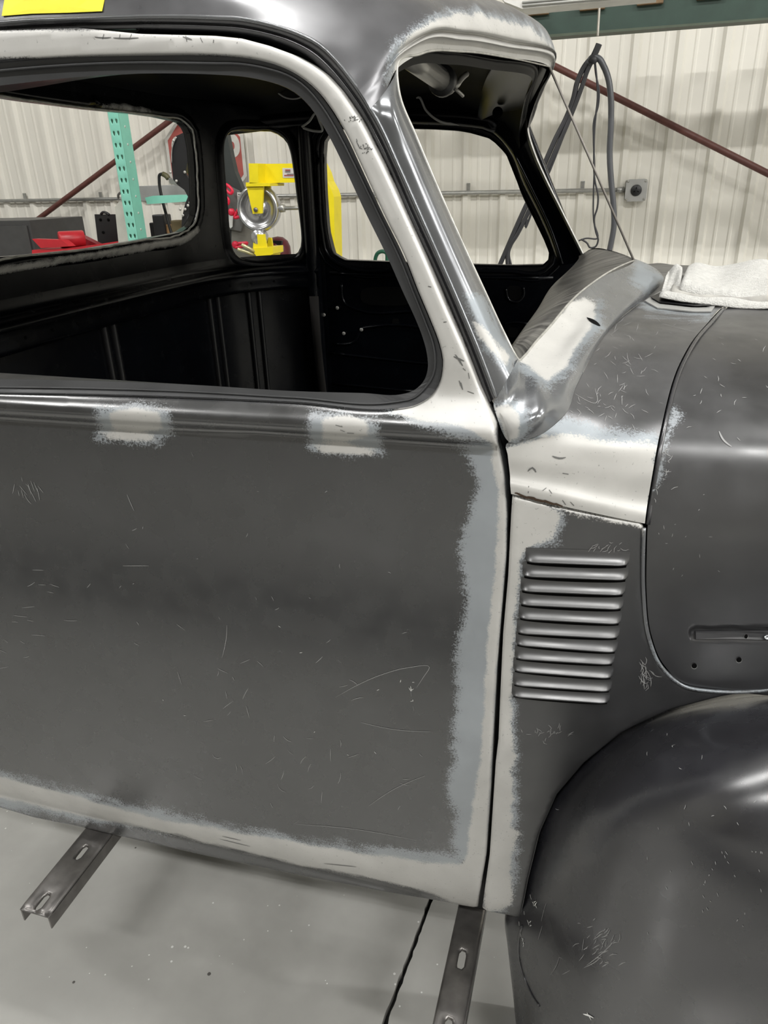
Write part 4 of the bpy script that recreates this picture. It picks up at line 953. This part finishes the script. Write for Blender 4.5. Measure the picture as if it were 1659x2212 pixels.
FX = empty('strip_light', P(1180, 5, 2.6), 'white strip light housing under the overhead rack', 'lamp')
prism('housing', [P(a, b, 2.5) for a, b in ((1090,4),(1128,19),(1260,6),(1420,-10),(1420,-30),(1080,-8))], (0, .12, 0), plain('strip_white', (.75,.74,.7), .4), FX)
for k in range(2): tube('rib', [P(1128, 12 - 7 * k, 2.495), P(1420, -14 - 7 * k, 2.495)], .004, plain('strip_rib', (.5,.5,.47), .4), FX)
box('bracket', P(1090, -20, 2.56) + [0, .22, .02], (.03, .5, .03), DG, FX)
# ---------------- workbench the small things stand on
def pz(a, b, y): return P(a, b, y)[2]
BT = .92
WBN = empty('workbench', (-2.6, 3.0, 0), 'steel bench carrying the red case behind the cab', 'bench')
GRAY = plain('bench_steel', (.16,.16,.16), .45, .4)
# teal rack post
TE = plain('rack_teal', (.22,.56,.44), .42, 0, .05, 20); YT = 2.55
RK = empty('rack_post', P(270, 500, YT), 'teal perforated rack post with cross arm behind the rear window', 'rack')
tl = P(256.5, 320, YT); wd = .056; x0 = tl[0] - .03
holes = []; z = .95
while z < 2.3:
    for cx in (x0 + .016, x0 + .040):
        holes.append([(cx + .0065 * math.cos(t), z + .0065 * math.sin(t)) for t in np.linspace(-.5, math.pi + .5, 9)] + [(cx - .0025, z - .014), (cx + .0025, z - .014)])
    z += .0508
panel('post_face', [(x0,0),(x0+wd,0),(x0+wd,2.6),(x0,2.6)], None, TE, RK, holes=holes, res=.012, roll=.002, rim=.002, world=lambda u, w, e: [u, YT + e, w])
box('post_side', (x0 + wd - .001, YT + .04, 1.3), (.002, .08, 2.6), TE, RK, bev=0); box('post_side', (x0 + .001, YT + .04, 1.3), (.002, .08, 2.6), TE, RK, bev=0)
v, f = join([diskgeo([x0 + wd, YT + .04, zz], [1, 0, 0], .006, .0006, 10) for zz in np.arange(.95, 2.3, .0762)]); mk('bolt_holes', v, f, plain('hole_pale', (.6,.66,.6), .6), RK, kind='stuff')
prism('cross_arm', [P(a, b, YT + .1) for a, b in ((313,427),(330,423),(380,421),(404,421),(408,435),(380,437),(318,441))], (0, .05, 0), TE, RK)
# grey shelf beam behind
box('shelf_beam', P(350, 417, 2.9), (.42, .05, .075), plain('grey_beam', (.3,.3,.29), .5), RK)
# pale angled post
PP = plain('pale_sheet', (.55,.54,.48), .4)
AP = empty('sheet_metal_post', P(268, 500, 2.710), 'pale grey folded metal post with a slanted top, left of teal post', 'post')
prism('post_body', [P(a, b, 2.760) for a, b in ((248,447),(268,450),(285,560),(300,700),(280,700),(258,545))], (0, .02, 0), PP, AP)
prism('slant_top', [P(a, b, 2.760) for a, b in ((248,447),(264,426),(274,424),(276,445),(268,450))], (.0, .03, .0), PP, AP)
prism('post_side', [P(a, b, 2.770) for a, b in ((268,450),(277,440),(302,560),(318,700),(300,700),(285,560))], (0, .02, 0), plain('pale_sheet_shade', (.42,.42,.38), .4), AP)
tube('latch', spl(np.array([P(256,428,2.750), P(256,420,2.740), P(266,416,2.740), P(268,424,2.750)]), 6), .006, RAW, AP)
box('foot', (P(290, 700, 2.770)[0], 2.780, P(290,700,2.770)[2] / 2), (.1, .1, P(290,700,2.770)[2]), PP, AP)
# black drilled plate
BP = empty('black_plate', P(228, 500, 3.3), 'black drilled steel plate standing behind the red case', 'plate')
BKS = plain('black_steel', (.012,.012,.013), .4)
prism('plate_body', [P(a, b, 3.3) for a, b in ((204,463),(250,463),(262,560),(275,640),(230,640),(214,545))], (0, .012, 0), BKS, BP)
for a, b in ((217,475),(234,475),(223,502)): v, f = diskgeo(P(a, b, 3.298), [0, -1, 0], .009, .001, 12); mk('drilled_hole', v, f, HOLEM, BP)
tube('hanger', spl(np.array([P(218,463,3.3), P(222,459,3.3), P(232,461,3.3), P(236,464,3.3)]), 5), .008, BKS, BP)
box('plate_foot', (P(250,640,3.3)[0], 3.32, P(250,640,3.3)[2] / 2), (.14, .1, P(250,640,3.3)[2]), BKS, BP)
# dark cabinet at the left edge
DC = empty('steel_cabinet', (P(20,520,3.1)[0], 3.2, 0), 'dark grey sheet metal cabinet at the left behind the rear window', 'cabinet')
cx1 = P(68, 500, 3.1)[0]; zt_ = pz(40, 476, 3.1)
box('cabinet_body', (cx1 - .5, 3.35, zt_ / 2), (1.0, .5, zt_), plain('cab_grey', (.07,.07,.07), .4, .3), DC, bev=.004)
box('cabinet_door', (cx1 - .5, 3.095, zt_ / 2), (.96, .012, zt_ - .06), plain('cab_grey_door', (.075,.075,.075), .4, .3), DC)
# red case with open lid
RC = empty('red_case', P(140, 550, 2.9), 'open red plastic case with a rolled red tube in its lid', 'case')
RDP = plain('red_plastic', (.5,.02,.03), .35); RDD = plain('red_plastic_dark', (.25,.012,.02), .4)
prism('case_body', [P(a, b, 2.85) for a, b in ((69,540),(140,537),(215,527),(262,520),(262,612),(69,620))], (0, .3, 0), RDP, RC)
prism('case_lid', [P(a, b, 2.84) for a, b in ((69,516),(133,518),(150,532),(88,536))], (0.02, .03, .0), RDP, RC)
prism('lid_inner', [P(a, b, 3.06) for a, b in ((130,505),(160,503),(210,528),(160,534),(130,530))], (0, .05, 0), RDD, RC)
v0, v1 = P(128, 518, 2.9), P(182, 515, 3.0); ax = v1 - v0
lathe('red_tube', v0, ax, [(0,0),(.042,0),(.045,.006),(.045,np.linalg.norm(ax) - .006),(.042,np.linalg.norm(ax)),(0,np.linalg.norm(ax))], RDP, RC, 20)
zc_ = min(P(69,620,2.85)[2], P(262,612,2.85)[2])
rx0, rx1 = P(69,620,2.85)[0], P(262,610,2.85)[0]; zc_ -= .004
box('bench_top', ((rx0 + rx1) / 2, 3.0, zc_ - .02), (rx1 - rx0 + .06, .34, .04), GRAY, WBN)
for xx in (rx0, rx1):
    for yy in (2.88, 3.12): box('leg', (xx, yy, (zc_ - .04) / 2), (.04, .04, zc_ - .04), GRAY, WBN)
# ---------------- stop sign
sg = P(444, 340, YW - .06); Rr = (P(529, 342, YW - .06)[0] - P(360, 337, YW - .06)[0]) / 2 / math.cos(math.radians(22.5))
SN = empty('stop_sign', sg, 'faded red octagonal STOP sign with pale border on the wall', 'sign')
oct_ = lambda R_, dy: [(sg[0] + R_ * math.cos(math.radians(22.5 + 45 * k)), sg[1] + dy, sg[2] + R_ * math.sin(math.radians(22.5 + 45 * k))) for k in range(8)]
prism('sign_border', oct_(Rr, 0), (0, .004, 0), plain('sign_white', (.62,.61,.56), .4), SN)
prism('sign_face', oct_(Rr - .024, -.002), (0, .002, 0), plain('sign_red', (.42,.10,.085), .4), SN)
LET = plain('sign_letter', (.62,.61,.56), .4)
for ch_, dx in (('S', -.72), ('T', -.26), ('O', .24), ('P', .74)):
    fc = bpy.data.curves.new('letter', 'FONT'); fc.body = ch_; fc.size = Rr * .98; fc.align_x = 'CENTER'; fc.align_y = 'CENTER'; fc.extrude = .0008; fc.offset = .008
    fo = bpy.data.objects.new('letter_curve', fc); COL.objects.link(fo)
    me = bpy.data.meshes.new_from_object(fo); bpy.data.objects.remove(fo)
    lo = bpy.data.objects.new('letter', me); COL.objects.link(lo); me.materials.append(LET)
    me.transform(Matrix.Translation((sg[0] + dx * Rr * .84, sg[1] - .0035, sg[2])) @ Matrix.Rotation(math.pi / 2, 4, 'X') @ Matrix.Diagonal((.8, 1.05, 1, 1))); setpar(lo, SN)
# ---------------- yellow english wheel
YE = 2.55; YEL = plain('machine_yellow', (.80,.66,.012), .38, 0, .04, 20)
EW = empty('english_wheel', P(640, 560, YE), 'yellow wheeling machine with polished steel wheels, seen through the corner window', 'machine')
prism('upper_arm', [P(a, b, YE + .02) for a, b in ((555,354),(640,353),(657,353),(660,396),(640,394),(556,396))], (0, .10, 0), YEL, EW)
prism('arm_end', [P(a, b, YE - .06) for a, b in ((537,353),(557,353),(558,395),(539,396))], (.0, .19, 0), YEL, EW)
prism('frame_column', [P(a, b, YE + .02) for a, b in ((656,352),(690,352),(700,372),(706,392),(716,410),(721,425),(724,560),(726,760),(680,760),(672,560),(664,396))], (0, .10, 0), YEL, EW)
zc2 = P(726,760,YE+.02)[2]; xc2 = (P(680,760,YE)[0] + P(726,760,YE)[0]) / 2
box('frame_post', (xc2, YE + .07, zc2 / 2 + .02), (.12, .1, zc2 + .04), YEL, EW); box('base', (xc2 - .15, YE + .06, .03), (.5, .2, .06), YEL, EW)
SIL = plain('polished_steel', (.55,.55,.56), .22, .85, .08, 30)
wa = np.array([.10, -1, .0]); wa /= np.linalg.norm(wa)
wc = P(560, 450, YE); lathe('upper_wheel', wc - wa * .035, wa, [(0,0),(.088,0),(.1,.01),(.103,.035),(.1,.06),(.09,.07),(.084,.066),(.078,.058),(.03,.056),(.028,.066),(0,.066)], SIL, EW, 48)
prism('upper_yoke', [P(a, b, YE - .05) for a, b in ((531,397),(569,399),(566,461),(546,462))], (0, .012, 0), YEL, EW)
prism('yoke_crown', [P(a, b, YE - .06) for a, b in ((531,394),(583,396),(583,402),(531,403))], (0, .16, 0), YEL, EW)
prism('rear_yoke', [P(a, b, YE + .08) for a, b in ((565,397),(583,397),(584,408),(572,412))], (0, .012, 0), YEL, EW)
v, f = diskgeo(P(553, 453, YE - .052), [0, -1, 0], .010, .006, 12); mk('axle_bolt', v, f, RAW, EW)
wc = P(561, 512, YE - .02); lathe('lower_wheel', wc - wa * .03, wa, [(0,0),(.03,0),(.036,.01),(.037,.03),(.036,.05),(.03,.06),(0,.06)], SIL, EW, 32)
prism('lower_yoke', [P(a, b, YE - .05) for a, b in ((549,506),(571,506),(576,536),(574,538),(546,537))], (0, .012, 0), YEL, EW)
prism('lower_yoke', [P(a, b, YE + .04) for a, b in ((580,513),(586,514),(589,535),(575,537))], (0, .012, 0), YEL, EW)
prism('yoke_base', [P(a, b, YE - .06) for a, b in ((547,536),(589,534),(590,548),(583,552),(584,620),(552,620),(553,552),(547,545))], (0, .12, 0), YEL, EW)
zb = P(565,620,YE)[2]; box('lower_post', (P(566,620,YE)[0], YE, zb / 2 + .01), (.08, .08, zb + .02), YEL, EW)
tube('tie_rod', [P(596, 450, YE + .02), P(700, 448, YE + .02)], .009, GAL, EW); lathe('rod_nut', P(601,450,YE+.02), [1,0,0], [(0,0),(.02,0),(.02,.03),(.014,.034),(0,.036)], GAL, EW, 6)
for a, b in (((522,528),(553,545)), ((513,538),(550,550))): tube('adjust_bar', [P(*a, YE - .09), P(*b, YE - .05)], .008, plain('brass_zinc', (.6,.55,.32), .3, .6), EW)
stk = [P(a, b, YE + .018) for a, b in ((610,363),(636,363),(637,384),(611,384))]; lab_ = prism('label_plate', stk, (0, .002, 0), plain('label_white', (.6,.58,.56), .5), EW)
for a0_, a1_, b, c_ in ((616,627,367.5,(.3,.08,.08)), (616,627,371,(.15,.14,.14)), (614,634,379,(.35,.1,.1)), (620,634,376.5,(.2,.18,.18))):
    prism('label_print', [P(a, b2, YE + .0165) for a, b2 in ((a0_,b-1.4),(a1_,b-1.4),(a1_,b+1.4),(a0_,b+1.4))], (0, .0008, 0), plain('print', c_, .6), lab_)
# red knob handles on the grey machine left of the wheel
GM = empty('grey_machine', P(505, 470, 2.8200), 'grey metal shaping machine with red T handles beside the yellow wheel', 'machine')
GMM = plain('machine_grey', (.13,.13,.125), .45); GMD = plain('machine_dark', (.035,.04,.038), .5)
prism('frame', [P(a, b, 2.9200) for a, b in ((440,255),(486,272),(492,300),(499,335),(507,370),(526,416),(532,445),(560,700),(470,700),(452,420))], (0, .04, 0), GMD, GM)
prism('head_plate', [P(a, b, 2.8800) for a, b in ((470,392),(492,402),(512,412),(521,430),(530,455),(520,500),(512,498),(480,492))], (0, .03, 0), GMM, GM)
prism('lower_cone', [P(a, b, 2.9000) for a, b in ((505,470),(540,490),(556,560),(566,700),(500,700),(500,500))], (0, .03, 0), plain('machine_taupe', (.17,.165,.145), .5), GM)
prism('pale_tag', [P(a, b, 2.8700) for a, b in ((494,462),(503,463),(502,490),(498,493),(493,488))], (0, .004, 0), plain('tag_white', (.7,.7,.68), .5), GM)
tg = prism('warning_label', [P(a, b, 2.8750) for a, b in ((512,415),(524,416),(525,446),(514,447))], (0, .004, 0), plain('tag_white2', (.55,.55,.53), .5), GM)
for k in range(5): prism('label_print', [P(a, b + 5.2 * k, 2.8735) for a, b in ((514,419),(523,419.5),(523,421),(514,420.5))], (0, .001, 0), plain('print2', (.3,.08,.08) if k == 2 else (.15,.15,.15), .6), tg)
REDH = plain('handle_red', (.72,.02,.06), .3)
for c, ring_, sz in (((486,404), [(484,397),(494,402),(502,414),(499,418),(491,413),(484,402)], .008), ((488,433), [(488,425),(494,432),(493,440),(488,442)], .007), ((503,458), [(512,458),(519,449),(524,452),(523,462),(514,469),(507,470),(509,463)], .008), ((511,528), [(514,526),(526,525),(534,525),(528,530),(516,534),(508,534)], .008)):
    hd_ = lathe('red_knob', P(c[0], c[1], 2.8400), [0, -1, 0], [(0,0),(.012,0),(.018,.008),(.018,.02),(.012,.026),(0,.027)], REDH, GM, 16)
    q = np.array(PL([(a, b, 2.8200) for a, b in ring_ + ring_[:1]])); tube('handle_loop', spl(q, 5), sz, REDH, hd_, 8)
box('machine_base', (P(520,700,2.9200)[0], 2.9600, P(520,700,2.9200)[2] / 2 + .01), (.2, .12, P(520,700,2.9200)[2] + .02), GMD, GM)
# black throat plate machine in the rear window
BM = empty('bead_roller', P(405, 450, 1.95), 'black plate machine with bright rivets at the right of rear window', 'machine')
for yy in (1.95, 2.05):
    prism('side_plate', [P(a, b, yy) for a, b in ((374,388),(370,350),(372,312),(380,294),(395,287),(425,286),(440,300),(425,305),(412,318),(406,345),(400,375),(412,392),(420,420),(424,470),(430,560),(440,700),(405,700),(398,560),(392,500),(393,470),(400,440),(406,425),(398,410),(384,400))], (0, .012, 0), BKS, BM)
for a, b in ((376,304),(408,303),(369,372),(400,372),(382,391),(411,438),(407,444),(401,452),(396,465),(419,452),(390,452)):
    v, f = diskgeo(P(a, b, 1.948), [0, -1, 0], .0055, .006, 10, .002); mk('rivet', v, f, EDGE, BM)
tube('throat_edge', spl(np.array(PL([(371,352,1.945),(373,315,1.945),(381,296,1.945)])), 6), .002, EDGE, BM, 6)
prism('throat_plate', [P(a, b, 2.01) for a, b in ((408,315),(420,305),(424,390),(410,385),(402,370))], (0, .01, 0), plain('olive', (.11,.105,.03), .5), BM)
box('machine_base', (P(420,700,2.0)[0], 2.0, P(420,700,2.0)[2] / 2 + .01), (.14, .12, P(420,700,2.0)[2] + .02), BKS, BM)
# gooseneck lamp
GN = empty('gooseneck_lamp', P(370, 540, 2.75), 'small gooseneck lamp on a black bent arm behind the rear window', 'lamp')
tube('arm', spl(np.array(PL([(378,530,2.75),(372,510,2.75),(358,460,2.75),(348,420,2.75),(344,390,2.75),(345,378,2.75),(352,376,2.75)])), 6), .008, BKS, GN, 8)
tube('neck', spl(np.array(PL([(352,376,2.75),(358,379,2.75),(364,386,2.75)])), 4), .013, plain('neck_olive', (.1,.09,.04), .5), GN, 8)
prism('lamp_head', [P(a, b, 2.72) for a, b in ((364,384),(382,391),(385,402),(366,396))], (0, .05, 0), plain('lamp_grey', (.2,.195,.18), .4), GN)
bz = pz(360, 512, 2.9) - .005 + .013; box('base', (P(376,530,2.75)[0], 2.77, bz), (.08, .07, .026), BKS, GN)
# tools on the shelf behind the teal arm
SH_ = empty('tool_shelf', (P(365,545,2.9)[0], 2.9, 0), 'dark shelf holding tools below the teal cross arm', 'shelf')
zs_ = pz(360, 512, 2.9); xs_ = P(362, 512, 2.9)[0] + .055
box('shelf_board', (xs_, 2.88, zs_ - .02), (.34, .3, .03), BKS, SH_); box('front_rail', (xs_, 2.72, zs_ - .035), (.34, .012, .022), plain('rail_pale', (.6,.58,.52), .5), SH_)
for sx in (-.14, .14): box('leg', (xs_ + sx, 2.95, (zs_ - .03) / 2), (.04, .04, zs_ - .03), BKS, SH_)
WD = plain('tool_wood', (.3,.17,.07), .6)
tools = [((332,488),(.05,.05,.08),BKS,'black boxy tool on the shelf, left end'), ((347,485),(.07,.08,.12),BKS,'tall black tool on the shelf behind the lamp arm'), ((366,492),(.05,.05,.07),WD,'brown wooden block on the shelf under the teal arm'), ((382,488),(.06,.06,.09),plain('tool_olive', (.12,.09,.04), .6),'olive brown block on the shelf beside the black plate machine')]
for (a, b), s, m, lab in tools:
    x = P(a, b, 2.88)[0]; o = box('shop_tool', (x, 2.9, zs_ - .005 + s[2] / 2), s, m, None, bev=.006, label=lab, cat='tool')
# dark red hose reel and green hose
RH = empty('red_helmet', P(602, 540, 3.2), 'dark red rounded helmet behind the yellow lower wheel', 'helmet')
hc = P(602, 541, 3.2)
v, f = lathegeo(hc, [0, 0, 1], [(0,.075),(.03,.07),(.055,.05),(.068,.02),(.07,-.02),(.066,-.06),(0,-.065)], 24); mk('shell', v, f, plain('helmet_red', (.09,.008,.014), .3), RH)
prism('visor', [hc + q for q in ((-.055,-.055,.03),(.045,-.06,.035),(.05,-.06,.055),(-.05,-.055,.06))], (0, .02, 0), BKS, RH)
box('stand', (hc[0], hc[1], (hc[2] - .06) / 2), (.1, .1, hc[2] - .06), BKS, RH)
GH = plain('hose_green', (.01,.09,.05), .4)
hp = [P(a, b, 3.4) for a, b in ((812,575),(811,558),(816,547),(826,543),(834,546),(836,560))]; hp = [np.array([hp[0][0], 3.4, .02])] + hp + [np.array([hp[-1][0], 3.4, .02])]
tube('green_hose', np.vstack([hp[:1], spl(np.array(hp[1:-1]), 6), hp[-1:]]), .011, GH, None, 10, label='dark green hose loop standing behind the far door window', cat='hose')

mat_ = empty('added_reflection_mat', (-1.2, -1.5, 0), 'unseen black mat added on the floor so the door reflects a dark band', 'mat')  # unseen mat, added to put a dark reflected band on the door
box('mat_body', (-1.2, -1.5, .007), (3.6, .6, .012), plain('rubber_black', (.012,.012,.012), .8), mat_, bev=.004)
